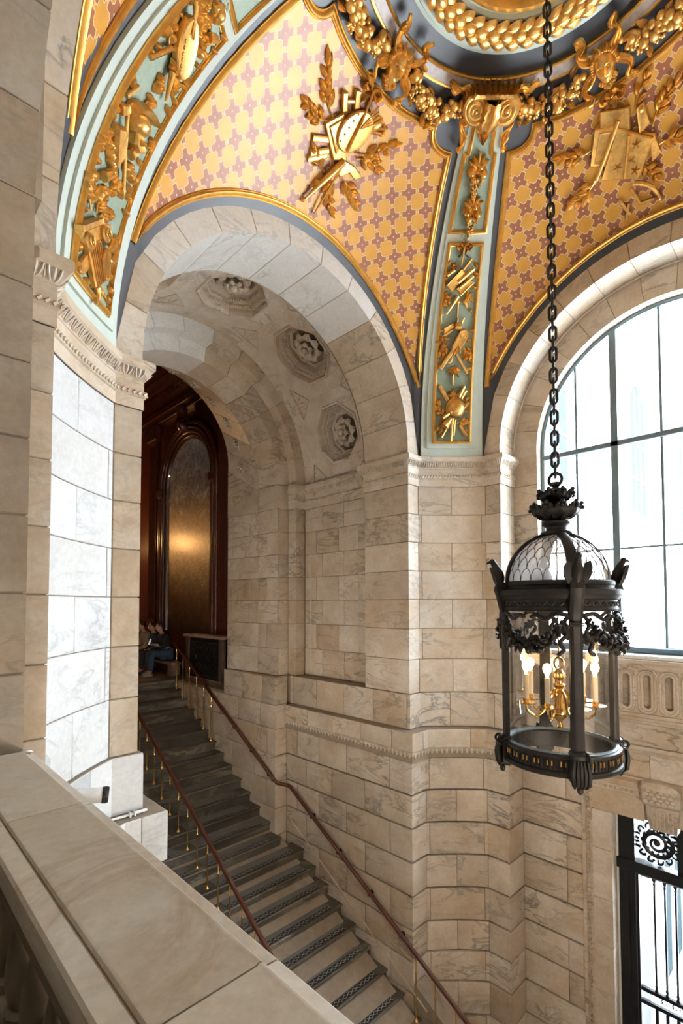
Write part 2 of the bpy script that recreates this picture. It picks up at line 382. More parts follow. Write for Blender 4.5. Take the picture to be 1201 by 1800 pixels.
# ---------------- left corner pier
wl = core('wall_left', PL, -1.36, ZI0)
l1 = station(PL, 0.666, 3.15); l2 = station(PL, 0.666, YC + OP); l3 = station(PL, XC - HS, YC + OP); k0 = station(PL, XC - HS, 3.775); k1 = station(PL, XC - OP - ST, 4.5); l4 = station(PL, XC - OP, 4.5); l5 = station(PL, XC - OP, 5.39)
km = (k0 + k1) / 2
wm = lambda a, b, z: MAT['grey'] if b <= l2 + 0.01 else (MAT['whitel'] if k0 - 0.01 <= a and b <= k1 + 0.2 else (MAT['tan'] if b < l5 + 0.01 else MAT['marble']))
for i, (z0, z1) in enumerate(zip(ZU, ZU[1:])):
    odd = 1 - i % 2
    j = [0.0, 0.32 if odd else 0.0, l2 - 0.001]
    fill_row(wl, PL, j, z0, z1, wm)
    j = [l2, k0] + ([km] if odd else [k1 - 0.07]) + [k1, l5 - 0.005]
    fill_row(wl, PL, j, z0, z1, wm)
    fill_row(wl, PL, [l5, l5 + 0.24, l5 + 1.0, l5 + 2.0, l5 + 2.25, l5 + 2.5, PL.len], z0, z1, mtl)
lq = PL.len - r2b
fill_row(wl, PL, [lq + 0.002, PL.len - r1 - 0.02, PL.len], ZI0, ZI1 + 0.03, mtl); core('mortar', Path(list(reversed(mx_(PASS_R[:4])))), ZI0, ZI1 + 0.03, parent=wl)
PQ = Path(list(reversed(mx_(PASS_R[4:])))); core('mortar', PQ, ZI1, ZS + 0.03, parent=wl); fill_row(wl, PQ, [0.003, 0.9, PQ.s[1] - 0.002], ZI1, ZS + 0.02, mtl)
# upper dark order of the near arch reaches up past the impost
fill_row(wl, PL, [0.0, l2 - 0.001], ZI0, ZS, wm)
core('mortar', Path(CORNER_L[:3]), ZI0, ZS, parent=wl)

# ---------------- middle course (z -1.84 .. -1.34), ledge course (-2.27 .. -1.84)
PRc = Path([(5.43, 8.3), (5.43, 7.22), (XC + OP - 0.14, 7.22)] + Path(CORNER_R[0:1] + CORNER_R[1:]).off(0.14)[1:-1] + [(7.11, YC + OP - 0.14)])
def corner_off(base, d, head, tail):
    return Path(head + Path(base).off(d)[1:-1] + tail)
def rp(d): return corner_off(CORNER_R, d, [(5.59 - d, 8.25), (5.59 - d, 7.38 - d), (XC + OP - d, 7.38 - d)] if d < 0.1 else [(XC + OP - d, 7.21)], [(7.16, YC + OP - d)])
def lp(d): return corner_off(CORNER_L[2:], d, [(0.55, YC + OP - d), (XC - HS + d, YC + OP - d)], [(XC - OP + d, 7.38 - d), (3.838 - 1.752 + d, 7.38 - d), (3.838 - 1.752 + d, 8.25)] if d < 0.1 else [(XC - OP + d, 7.21)])
for nm, fn, root, M in (('right', rp, wr, mtl), ('left', lp, wl, lambda a, b, z: MAT['whitel'] if nm == 'left' else MAT['marble'])):
    P4 = fn(0.04); c = core('mortar', P4, -1.86, -1.34, parent=root)
    n = 7; st = P4.between(0, P4.len)
    js = [0.0] + [P4.len * i / 9 for i in range(1, 9)] + [P4.len]
    js = [x + (0.11 if abs(min(P4.s, key=lambda u: abs(u - x)) - x) < 0.05 and 0 < x < P4.len else 0) for x in js]
    fill_row(root, P4, js, -1.84, -1.34, M)
    P5 = fn(0.20); core('mortar', P5, -2.26, -1.85, parent=root)
    js = [0.0] + [P5.len * i / 8 for i in range(1, 8)] + [P5.len]
    js = [x + (0.12 if abs(min(P5.s, key=lambda u: abs(u - x)) - x) < 0.06 and 0 < x < P5.len else 0) for x in js]
    fill_row(root, P5, js, -2.12 if nm == 'right' else -2.29, -1.85, M, cz=0.008, depth=0.30)
    if nm == 'left': continue
    P6 = fn(0.14)
    moulding('ledge_moulding', P6, [(0.0, -2.27), (0.012, -2.27), (0.018, -2.215), (0.034, -2.19), (0.058, -2.15), (0.058, -2.118), (0.0, -2.118)], MAT['marble'], root)
    # little tongue ornaments under the ledge, too small to pick apart
    mb = MB(); u = 0.04
    while u < P6.len - 0.04:
        p = P6(u, 0.045); nn = P6.normal(u); t = Vector((-nn.y, nn.x))
        a = p - t * 0.014 - nn * 0.02; b = p + t * 0.014 - nn * 0.02; c_ = p + t * 0.014 + nn * 0.02; d_ = p - t * 0.014 + nn * 0.02
        mb.loft([[(*q, z) for q in (a, b, c_, d_)] for z in (-2.19, -2.125)]); u += 0.075
    tag(mb.obj('tongue_ornament', MAT['marble'], root), kind='stuff')

# ---------------- rusticated lower walls
P_LR = corner_off(CORNER_R, 0.14, [(5.43, 11.4), (5.43, 8.97), (5.43, 8.3), (5.43, 7.22), (XC + OP - 0.14, 7.22)], [(7.11, YC + OP - 0.14), (7.11, 2.53)])
P_LL = corner_off(CORNER_L[2:], 0.14, [(0.55, YC + OP - 0.14), (XC - HS + 0.14, YC + OP - 0.14)], [(XC - OP + 0.14, 7.22), (2 * XC - 5.43, 7.22), (2 * XC - 5.43, 8.3), (2 * XC - 5.43, 8.97), (2 * XC - 5.43, 11.4)])
lr = core('wall_lower_right', P_LR, -6.42, -2.20, d=-0.035, mat='groove'); ll = core('wall_lower_left', P_LL, -6.42, -2.20, d=-0.035, mat='groove')
core('mortar', Path([(5.45, 8.97), (5.45, 7.3)]), -2.3, -1.36, parent=lr)
core('mortar', Path([(2.226, 7.3), (2.226, 8.97)]), -2.3, -1.36, parent=ll)
s_in = station(P_LR, 5.43, 7.22); s_c = station(P_LR, XC + OP - 0.14, 7.22); s_a = station(P_LR, XC + OP - 0.14, 4.36)
q0 = P_LR.s[6]; qs = [u for u in P_LR.s if u > s_a + 0.01]; g0 = qs[0]; g1 = qs[8]; g2 = qs[9]
for i, (z0, z1) in enumerate(zip(ZL, ZL[1:])):
    odd = i % 2
    fill_row(lr, P_LR, [0.0, 0.9, 1.8, 2.75, s_in - 0.65 if odd else s_in - 0.25, s_in + 0.26], z0, z1, mtl)
    js = [s_c] + [s_c + x for x in ((0.55, 1.20, 1.95) if odd else (0.30, 0.88, 1.55, 2.45))]
    fill_row(lr, P_LR, js + [g0 + (0.0 if odd else 0.05)] + ([(g0 + g1) / 2] if odd else []) + [g1 - (0.0 if odd else 0.05), g2 + 0.44] + ([g2 + 0.44 + 0.62] if i % 3 != 1 else []) + [P_LR.len], z0, z1, mtl, cs=0.005, cz=0.022, gz=0.014)
    L2 = P_LL.len
    if z1 < -2.0: fill_row(ll, P_LL, [0, 0.6, 1.5, 2.3, 3.4, 4.5, 5.6, 6.6, 7.6, L2], z0, z1, mtl, cs=0.005, cz=0.022, gz=0.014)
for zz0, zz1 in ((-2.27, -1.84), (-1.84, -1.34)):
    yt = 11.4 if zz0 < -2 else 8.97
    for Pp, rt in ((Path([(5.43, yt), (5.43, 7.22), (5.70, 7.22)]), lr), (Path([(1.976, 7.22), (2.246, 7.22), (2.246, yt)]), ll)):
        n = 6 if zz0 < -2 else 3
        for i in range(n):
            a, b = Pp.len * i / n, Pp.len * (i + 1) / n; wall_block(rt, Pp, a, b, zz0, zz1, MAT['marble'])

# ---------------- imposts with leaf-and-tongue ornament
IMP = [(0.0, 1.79), (0.012, 1.79), (0.012, 1.895), (0.03, 1.905), (0.036, 1.93), (0.03, 1.955), (0.012, 1.962), (0.012, 2.055), (0.022, 2.062), (0.022, 2.075), (0.045, 2.105), (0.075, 2.15), (0.090, 2.158), (0.090, 2.215), (0.082, 2.23), (-0.12, 2.23), (-0.12, 1.79)]
def leafunit():
    mb = MB()  # x along, y outwards, z up: a tongue between two raised ribs
    for sx in (-1, 1):
        pts = [(sx * 0.008, -0.004, -0.036), (sx * 0.024, 0.010, -0.020), (sx * 0.036, 0.030, 0.006), (sx * 0.040, 0.046, 0.030)]
        mb.tube([(x, y * 1.25, z) for x, y, z in pts], [0.006, 0.009, 0.010, 0.008], 5)
    mb.tube([(0, -0.004, -0.034), (0, 0.016, -0.012), (0, 0.036, 0.014), (0, 0.050, 0.034)], [0.005, 0.013, 0.016, 0.010], 6)
    mb.tube([(0.0525, 0.002, -0.030), (0.0525, 0.022, -0.004), (0.0525, 0.044, 0.030)], [0.005, 0.008, 0.006], 5)
    return mb.mesh('leaf_ornament', MAT['marble'], 0.9)
LEAF = leafunit()
def impost(root, path, u0, u1, step=0.105):
    im = moulding('impost', path, IMP, MAT['marble'], root, u0, u1)
    n = int((u1 - u0) / step); mb = MB()
    for i in range(n):
        u = u0 + (i + 0.5) * (u1 - u0) / n; p = path(u, 0.022); nn = path.normal(u)
        o = link('leaf_ornament', LEAF, im, (p.x, p.y, 2.108), (0, 0, atan2(nn.y, nn.x) - pi / 2))
    m = int((u1 - u0) / 0.045)
    for i in range(m):
        u = u0 + (i + 0.5) * (u1 - u0) / m; p = path(u, 0.036); nn = path.normal(u); t = Vector((-nn.y, nn.x))
        mb.tube([(*(p - t * 0.013), 1.918), (*(p + t * 0.013), 1.943)], 0.013, 5)
    tag(mb.obj('bead_row', MAT['marble'], im, 0.8), kind='stuff')
    return im
impost(wr, PR, r2b + 0.001, PR.len)
impost(wl, PL, l2 + 0.001, l5 + 2.2)
# ------------------------------------------------------------------ arches
def arch_map(axis, cx, r0, zc=ZS):
    """(section coordinate r, depth q) and angle -> point; axis 'Y' spans in x, axis 'X' spans in y"""
    def F(r, q, a):
        if a < 0: c_, z = r, zc + a * 2.0
        elif a > pi: c_, z = -r, zc - (a - pi) * 2.0
        else: c_, z = r * cos(a), zc + r * sin(a)
        return (cx + c_, q, z) if axis == 'Y' else (q, cx + c_, z)
    return F
def voussoirs(root, prof, side, axis, cx, n, mat, name='voussoir', a0=-0.04, a1=pi + 0.04, zc=ZS, depth=0.10, shift=None, sub=3):
    P = Path(prof, side); M = arch_map(axis, cx, 0, zc)
    for i in range(n):
        b0, b1 = a0 + (a1 - a0) * i / n, a0 + (a1 - a0) * (i + 1) / n
        if i == 0: b0 = a0
        F = lambda s, z, d: M(*P(s, d), z)
        zs = [b0 + (b1 - b0) * k / sub for k in range(sub + 1)]
        if b0 < 0: zs = [b0, 0.0] + [x for x in zs[1:] if x > 0.02]
        if b1 > pi: zs = [x for x in zs[:-1] if x < pi - 0.02] + [pi, b1]
        m = mat(i) if callable(mat) else mat
        blockmesh(F, P.between(0, P.len), zs, 0.006, 0.003, depth, 0.003, 0.0012).obj(name, m, root, 0.5)
    # mortar bed behind
    us = P.between(0, P.len); nn = 48
    mb = MB(); mb.grid([[M(*P(u, -0.014), a0 + (a1 - a0) * k / nn) for u in us] for k in range(nn + 1)])
    mb.obj('mortar', MAT['joint'], root)
wa = tag(empty('wall_back', (XC, 4.5, ZS)), kind='structure'); wa.location = (0, 0, 0)
wb = tag(empty('wall_window'), kind='structure')
wc = tag(empty('wall_near_arch'), kind='structure')
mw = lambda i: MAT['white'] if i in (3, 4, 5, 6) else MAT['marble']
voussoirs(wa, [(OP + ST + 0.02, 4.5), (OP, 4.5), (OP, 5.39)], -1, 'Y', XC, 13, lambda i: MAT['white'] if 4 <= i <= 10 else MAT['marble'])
# lip of the first order towards the wider coffered vault
def ring_face(name, r0, r1, q, axis, cx, mat, parent, zc=ZS, a0=-0.04, a1=pi + 0.04, n=48):
    M = arch_map(axis, cx, 0, zc); mb = MB()
    mb.grid([[M(r, q, a0 + (a1 - a0) * k / n) for r in (r0, r1)] for k in range(n + 1)])
    return mb.obj(name, mat, parent, 0.5)
ring_face('arch_back', OP, OP + 0.3, 5.40, 'Y', XC, MAT['marble'], wa)
voussoirs(wa, [(2.26, 7.156), (2.008, 7.156), (2.008, 7.38)], -1, 'Y', XC, 13, lambda i: MAT['white'] if i >= 6 else MAT['marble'])  # left-hand stones whitened, daylight put into their colour
voussoirs(wa, [(2.03, 7.38), (1.752, 7.38), (1.752, 8.02)], -1, 'Y', XC, 13, lambda i: MAT['white'] if i >= 6 else MAT['marble'])  # same whitening on the left half, standing in for daylight there
# splayed reveal of the innermost arch, its crown a little higher
def splay(k, a, d=0.0):
    r = 1.752 - 0.092 * k - d; zc = ZS + 0.55 * k; y = 8.02 + 0.95 * k
    if a < 0: return (XC + r, y, zc + a * 2.0 - 0.6 * k * 0)
    if a > pi: return (XC - r, y, zc - (a - pi) * 2.0)
    return (XC + r * cos(a), y, zc + r * sin(a))
for i in range(13):
    b0, b1 = -0.04 + (pi + 0.08) * i / 13, -0.04 + (pi + 0.08) * (i + 1) / 13
    F = lambda s, z, d: splay(s / 0.95, z, d)
    blockmesh(F, [0, 0.47, 0.95], [b0 + (b1 - b0) * t / 3 for t in range(4)], 0.006, 0.003, 0.1, 0.002, 0.0012).obj('voussoir', MAT['marble'], wa, 0.5)
mb = MB(); mb.grid([[splay(k, -0.3 + (pi + 0.6) * t / 40, -0.014) for k in (0, 1)] for t in range(41)]); mb.obj('mortar', MAT['joint'], wa)
for sx in (1, -1):   # short upright pieces between impost level and the raised springing
    for k0_, k1_ in ((0.0, 0.5), (0.5, 1.0)):
        mb = MB(); pts = []
        for k in (k0_, k1_):
            r = 1.752 - 0.092 * k; y = 8.02 + 0.95 * k
            pts.append([(XC + sx * r, y, 1.79), (XC + sx * r, y, ZS + 0.55 * k + 0.02)])
        mb.grid(pts); mb.obj('stone_block', MAT['marble'], wa)
# square rosettes on the splay
def rosette_tile(parent, k, a):
    e = empty('carved_tile', parent=parent); c = Vector(splay(k, a)); dk = Vector(splay(k + 0.01, a)) - c; da = Vector(splay(k, a + 0.01)) - c
    X = dk.normalized(); Yv = (da - X * da.dot(X)).normalized(); N = X.cross(Yv)
    if N.dot(Vector((XC, c.y, ZS + 0.2)) - c) < 0: N = -N
    f = lambda u, v, w: c + X * u + Yv * v + N * w
    mb = MB()
    for s in range(4):
        q = s * pi / 2; 
        mb.tube([f(0.10 * cos(q + pi / 4) * 1.3, 0.10 * sin(q + pi / 4) * 1.3, 0.004), f(0.10 * cos(q + 3 * pi / 4) * 1.3, 0.10 * sin(q + 3 * pi / 4) * 1.3, 0.004)], 0.020, 5)
    mb.obj('tile_frame', MAT['marble'], e)
    mb = MB()
    for s in range(6):
        q = s * pi / 3; mb.tube([f(0.012 * cos(q), 0.012 * sin(q), 0.01), f(0.05 * cos(q), 0.05 * sin(q), 0.034), f(0.085 * cos(q + 0.3), 0.085 * sin(q + 0.3), 0.014)], [0.014, 0.026, 0.010], 6)
    mb.obj('flower', MAT['marble'], e, 0.9); return e
for a in (0.10, 0.37, 0.64, 0.91, 1.18, 1.45, 1.72): rosette_tile(wa, 0.55, a)
mb = MB()   # tall sunk panel on the reveal
for k in (0.25, 0.82):
    r = 1.752 - 0.092 * k - 0.004; y = 8.02 + 0.95 * k; mb.tube([(XC + r, y, -0.9), (XC + r, y, 1.6)], 0.006, 5)
for z in (-0.9, 1.6, -0.72):
    a = 1.752 - 0.092 * 0.25 - 0.004; b = 1.752 - 0.092 * 0.82 - 0.004; mb.tube([(XC + a, 8.02 + 0.95 * 0.25, z), (XC + b, 8.02 + 0.95 * 0.82, z)], 0.006, 5)
mb.obj('reveal_panel_moulding', MAT['marble'], wr, 0.8)

mb = MB(); xx = 6.073 - 0.004
mb.tube([(xx, 6.98, -1.10), (xx, 6.98, 1.60), (xx, 5.58, 1.60)], 0.011, 6); mb.tube([(xx, 6.98, -1.10), (xx, 5.42, -1.10)], 0.011, 6); mb.obj('sunk_panel_moulding', MAT['marble'], wr, 0.8)
# window wall arch: face ring, jamb cove, inner ring, reveal
voussoirs(wb, [(OP + ST + 0.02, XC + HS), (OP, XC + HS), (OP, 7.25)], -1, 'X', YC, 15, MAT['marble'])
mb = MB(); M = arch_map('X', YC, 0); mb.tube([M(1.985, 7.235, -0.04 + (pi + 0.08) * k / 60) for k in range(61)], 0.018, 6, caps=True); mb.obj('arch_roll', MAT['marble'], wb, 0.9)
voussoirs(wb, [(OP + 0.02, 7.25), (1.63, 7.25), (1.63, 7.46)], -1, 'X', YC, 15, MAT['marble'])
ring_face('arch_reveal_back', 1.60, 2.3, 7.47, 'X', YC, MAT['joint'], wb)
PW = Path([(7.25, YC + OP + 0.02), (7.25, YC + 1.63), (7.46, YC + 1.63)]); PW2 = Path([(7.46, YC - 1.63), (7.25, YC - 1.63), (7.25, YC - OP - 0.02), (XC + HS, YC - OP), (XC + HS, YC - OP - ST)])
for Pp in (PW, PW2):
    core('mortar', Pp, -0.72, ZS + 0.02, parent=wb)
    for z0, z1 in zip([-0.70, -0.38, 0.06, 0.49, 0.92, 1.35, 1.79], [-0.38, 0.06, 0.49, 0.92, 1.35, 1.79, 2.24]):
        wall_block(wb, Pp, 0, Pp.len, z0, z1, MAT['marble'])
# near arch: order towards the room and the darker outer order
voussoirs(wc, [(OP + ST + 0.02, XC - HS), (OP, XC - HS), (OP, 0.60)], 1, 'X', YC, 13, MAT['marble'])
voussoirs(wc, [(OP + 0.05, 0.666), (1.62, 0.666), (1.62, 0.0)], 1, 'X', YC, 11, MAT['grey'], a0=0.0, a1=pi)
ring_face('arch_back', 1.62, 3.6, 0.0, 'X', YC, MAT['grey'], wc, a0=0, a1=pi)

# ------------------------------------------------------------------ coffered barrel vault of the passage
pv = tag(empty('ceiling_passage'), kind='structure')
RV, Y0V, Y1V = 2.235, 5.39, 7.156
def vault(a, y, h=0.0): return (XC + (RV + h) * cos(a), y, ZS + (RV + h) * sin(a))
def coffer(ac, half=radians(18)):
    e = empty('coffer', parent=pv); yc = 6.14; R_ = RV
    def m(u, v, h): return vault(ac + u / R_, yc + v, h)
    hw = half * R_
    def octa(r): return [(r * cos(pi / 8 + k * pi / 4) / cos(pi / 8), r * sin(pi / 8 + k * pi / 4) / cos(pi / 8)) for k in range(8)]
    def densify(poly, n=3):
        out = []
        for i in range(len(poly)):
            a, b = poly[i], poly[(i + 1) % len(poly)]
            out += [(a[0] + (b[0] - a[0]) * t / n, a[1] + (b[1] - a[1]) * t / n) for t in range(n)]
        return out
    # rim panel between the bay's rectangle and the octagon
    oc = densify(octa(0.505)); rect = []
    for (u, v) in oc:
        ang = atan2(v, u); lo, hi = (Y0V - yc) + 0.0, (Y1V - yc)
        k = min(hw / abs(cos(ang)) if abs(cos(ang)) > 1e-6 else 1e9, (hi if sin(ang) > 0 else -lo) / abs(sin(ang)) if abs(sin(ang)) > 1e-6 else 1e9)
        rect.append((k * cos(ang), k * sin(ang)))
    corners = [(hw, Y1V - yc), (-hw, Y1V - yc), (-hw, Y0V - yc), (hw, Y0V - yc)]
    for c in corners:
        i = min(range(len(rect)), key=lambda k: (rect[k][0] - c[0]) ** 2 + (rect[k][1] - c[1]) ** 2); rect[i] = c
    mb = MB(); mb.loft([[m(u, v, 0) for u, v in rect], [m(u, v, 0) for u, v in [((a[0] + b[0]) / 2, (a[1] + b[1]) / 2) for a, b in zip(rect, oc)]], [m(u, v, 0) for u, v in oc]], caps=False)
    mb.obj('vault_panel', MAT['marble'], e)
    lv = [(0.505, 0.0), (0.49, -0.014), (0.465, -0.012), (0.45, 0.02), (0.445, 0.055), (0.40, 0.06), (0.395, 0.085), (0.335, 0.12), (0.325, 0.16), (0.285, 0.165), (0.275, 0.155), (0.262, 0.19), (0.255, 0.25)]
    mb = MB(); mb.loft([[m(u, v, h) for u, v in densify(octa(r))] for r, h in [(q, (hh * 1.45 if hh > 0 else hh * 1.8)) for q, hh in lv]], caps=False); 
    n0 = len(mb.v) - 24; mb.f.append(tuple(range(n0, n0 + 24))); mb.obj('coffer_mouldings', MAT['marble'], e)
    mb = MB()   # carved leaf borders
    for r, h, n in ((0.365, 0.130, 8), (0.422, 0.074, 9)):
        oo = octa(r)
        for i in range(8):
            a, b = oo[i], oo[(i + 1) % 8]
            for t in range(n):
                k = (t + 0.5) / n; p = (a[0] + (b[0] - a[0]) * k, a[1] + (b[1] - a[1]) * k); q = (p[0] * (1 - 0.045 / r), p[1] * (1 - 0.045 / r))
                mb.tube([m(*p, h), m(*q, h + 0.014)], [0.016, 0.008], 5)
    tag(mb.obj('carved_border', MAT['marble'], e, 0.9), kind='stuff')
    ro = empty('rosette', parent=e)
    for ringi, (n, r0, r1, w_, hh, off) in enumerate(((8, 0.06, 0.245, 0.095, 0.16, 0.0), (6, 0.02, 0.14, 0.060, 0.09, 0.3))):
        for i in range(n):
            q = 2 * pi * i / n + off; mb = MB(); rows = []
            for k in range(6):
                t = k / 5; rr = r0 + (r1 - r0) * t; wid = w_ * sin(pi * min(1, 0.18 + 0.74 * t)) ; lift = hh + 0.055 * t * (1.1 - t * 1.4)
                rows.append([m(rr * cos(q) - s * wid * sin(q), rr * sin(q) + s * wid * cos(q), hh + 0.12 - 0.14 * sin(pi * t * 0.75) + 0.03 * (abs(s) - 0.4)) for s in (-1, -0.5, 0, 0.5, 1)])
            mb.grid(rows); mb.obj('petal', MAT['marble'], ro, 1.2)
    mb = MB(); c = m(0, 0, 0.09); mb.ball(c, 0.055, 10, 6); mb.obj('rosette_eye', MAT['marble'], ro, 1.0)
for k in range(5): coffer(radians(18 + 36 * k))
mb = MB()   # small triangular sunk panels beside the coffers
for k in range(6):
    for y, sg in ((6.14 + 0.62, 1), (6.14 - 0.60, -1)):
        a = radians(36 * k); 
        pts = [vault(a, y - 0.20 * sg, -0.004), vault(a + 0.13, y + 0.10 * sg, -0.004), vault(a - 0.13, y + 0.10 * sg, -0.004)]
        mb.tube(pts + [pts[0]], 0.011, 5)
        c = vault(a, y + 0.0 * sg, 0.0)
        for t in range(3):
            mb.tube([vault(a + 0.05 * (t - 1), y - 0.05 * sg, -0.002), vault(a + 0.02 * (t - 1), y + 0.06 * sg, -0.012)], 0.012, 5)
tag(mb.obj('triangle_panel_carving', MAT['marble'], pv, 0.8), kind='stuff')
mb = MB(); mb.grid([[vault(-0.04 + (pi + 0.08) * k / 40, y, 0.30) for y in (Y0V - 0.3, 7.4)] for k in range(41)]); mb.obj('vault_shell', MAT['joint'], pv)

# ------------------------------------------------------------------ sail vault (dome on pendentives)
CS = Vector((XC, YC, ZS))
def sp(az, el, h=0.0):
    a, e = radians(az), radians(el); r = RS - h
    return Vector((XC + r * cos(e) * cos(a), YC + r * cos(e) * sin(a), ZS + r * sin(e)))
dome = MB(); NA = 144
def elmin(az):
    a = radians(az); m_ = max(abs(cos(a)), abs(sin(a))); q = (HS / RS) / m_
    return 0.0 if q >= 1 else degrees(acos(q))
rows = []
for i in range(NA + 1):
    az = 360 * i / NA; e0 = elmin(az); rows.append([tuple(sp(az, e0, 0) - Vector((0, 0, 0.09)) if e0 == 0 else sp(az, e0))] + [tuple(sp(az, e0 + (82 - e0) * k / 24)) for k in range(25)])
dome.grid(rows); dm = tag(dome.obj('ceiling', MAT['navy'], None, 1.2), kind='structure')
def sweep_sp(name, pts, prof, mat, parent, closed=False, smooth=0.8):
    """profile [(sideways offset, height)] along a line of (az, el) on the vault; offset > 0 is to the left of the walk seen from below"""
    P = [sp(a, e) for a, e in pts]; n = len(P); rows = []
    for i in range(n):
        N = (CS - P[i]).normalized()
        a = P[(i - 1) % n] if (closed or i) else P[i]; b = P[(i + 1) % n] if (closed or i < n - 1) else P[i]
        t1 = (P[i] - a).normalized() if (P[i] - a).length > 1e-6 else (b - P[i]).normalized(); t2 = (b - P[i]).normalized() if (b - P[i]).length > 1e-6 else t1
        s1 = N.cross(t1).normalized(); s2 = N.cross(t2).normalized(); h = s1 + s2; q = h.dot(s1); s = h / q if q > 0.3 else s1
        rows.append([P[i] + s * o + N * hh for o, hh in prof])
    if closed: rows.append(rows[0])
    mb = MB(); mb.grid(rows)
    return mb.obj(name, mat, parent, smooth)
GOLDP = [(o * 0.72, h * 0.8) for o, h in [(-0.050, 0.0), (-0.050, 0.022), (-0.040, 0.026), (-0.032, 0.020), (-0.024, 0.034), (0.0, 0.052), (0.018, 0.056), (0.030, 0.046), (0.034, 0.030), (0.044, 0.034), (0.050, 0.026), (0.050, 0.0)]]
def panel_top(t):
    d = abs(t) * 34.4
    if d < 26.4: return 60.4
    return 60.2 - 3.1 * sqrt(max(0.0, 1 - ((34.4 - d) / 8.0) ** 2))
def panel_uv(az, el, az0):
    a0, e0 = radians(az0), radians(42); a, e = radians(az), radians(el)
    P = Vector((cos(e) * cos(a), cos(e) * sin(a), sin(e))); c = Vector((cos(e0) * cos(a0), cos(e0) * sin(a0), sin(e0)))
    r = Vector((sin(a0), -cos(a0), 0)); u = r.cross(c); d = Vector((P.dot(r), P.dot(u))); L = d.length; s = acos(max(-1, min(1, P.dot(c)))) * RS
    if L < 1e-9: return (0, 0)
    d = d / L * s; al = radians(39); x, y = d.x - 0.46, d.y + 0.03; g = 0.2225
    return ((x * cos(al) + y * sin(al)) / g, (-x * sin(al) + y * cos(al)) / g)
def panel(az0):
    th = radians(39.2); NT, NV = 60, 22; mb = MB(); uv = []; rows = []; bot = []; top = []
    def pt(t, v):
        dm_ = 36.7 * t; lo = degrees(acos(min(1, cos(th) / cos(radians(dm_))))); up = panel_top(t); el = lo + (up - lo) * v
        dz = t * (36.9 - 2.4 * max(0, (el - 12)) / 45)
        # keep the lower edge exactly on the arch line
        return az0 - dz, el
    for i in range(NT + 1):
        t = -1 + 2 * i / NT; col_ = [pt(t, k / NV) for k in range(NV + 1)]
        rows.append([tuple(sp(a, e, 0.010)) for a, e in col_]); uv += [panel_uv(a, e, az0) for a, e in col_]
    mb.grid(rows); mb.uv = uv; o = mb.obj('patterned_field', MAT['pattern'], dm, 1.2)
    b = [pt(-1 + 2 * i / NT, 0) for i in range(NT + 1)]; r_ = [pt(1, k / 12) for k in range(1, 12)]; t_ = []
    tt = [1, 0.97, 0.94, 0.91, 0.88, 0.85, 0.82, 0.795, 0.78, 0.7685, 0.767, 0.70]; tt = tt + [0.6 - 0.1 * i for i in range(13)] + [-x for x in reversed(tt)]
    t_ = [pt(t, 1) for t in tt]; l_ = [pt(-1, 1 - k / 12) for k in range(1, 12)]
    fr = sweep_sp('gilded_frame', b + r_ + t_ + l_, GOLDP, MAT['goldm'], dm, True)
    return o
for az0 in (90, 0, 180, 270): panel(az0)
# pale fillet beside each arch edge
def arch_line(az0, th, n=60):
    out = []; m_ = 36.9
    for i in range(n + 1):
        d = -m_ + 2 * m_ * i / n; q = cos(radians(th)) / cos(radians(d)); out.append((az0 - d, degrees(acos(min(1, q)))))
    return out
# ------------------------------------------------------------------ corner ribs of the vault
def patch(name, az0, a0, a1, e0, e1, h, mat, parent, na=6, ne=24, edge=True):
    mb = MB(); rows = []
    for k in range(ne + 1):
        e = e0 + (e1 - e0) * k / ne; r = [sp(az0 - (a0 + (a1 - a0) * i / na), e, h) for i in range(na + 1)]
        if edge: r = [sp(az0 - a0, e, 0)] + r + [sp(az0 - a1, e, 0)]
        rows.append([tuple(p) for p in r])
    mb.grid(rows)
    if edge:
        for k in (0, ne):
            e = e0 + (e1 - e0) * k / ne
            mb.grid([[tuple(sp(az0 - (a0 + (a1 - a0) * i / na), e, h)) for i in range(na + 1)], [tuple(sp(az0 - (a0 + (a1 - a0) * i / na), e, 0)) for i in range(na + 1)]])
    return mb.obj(name, mat, parent, 0.6)
FR = [(o * 0.75, h * 0.85) for o, h in [(-0.030, 0.0), (-0.030, 0.014), (-0.020, 0.018), (-0.012, 0.036), (0.004, 0.048), (0.018, 0.036), (0.022, 0.018), (0.030, 0.014), (0.030, 0.0)]]
def rect_line(az0, pts, n=10):
    out = []
    for i in range(len(pts)):
        a, b = pts[i], pts[(i + 1) % len(pts)]; m = n if abs(a[1] - b[1]) > 5 else 2
        out += [(az0 - (a[0] + (b[0] - a[0]) * t / m), a[1] + (b[1] - a[1]) * t / m) for t in range(m)]
    return out
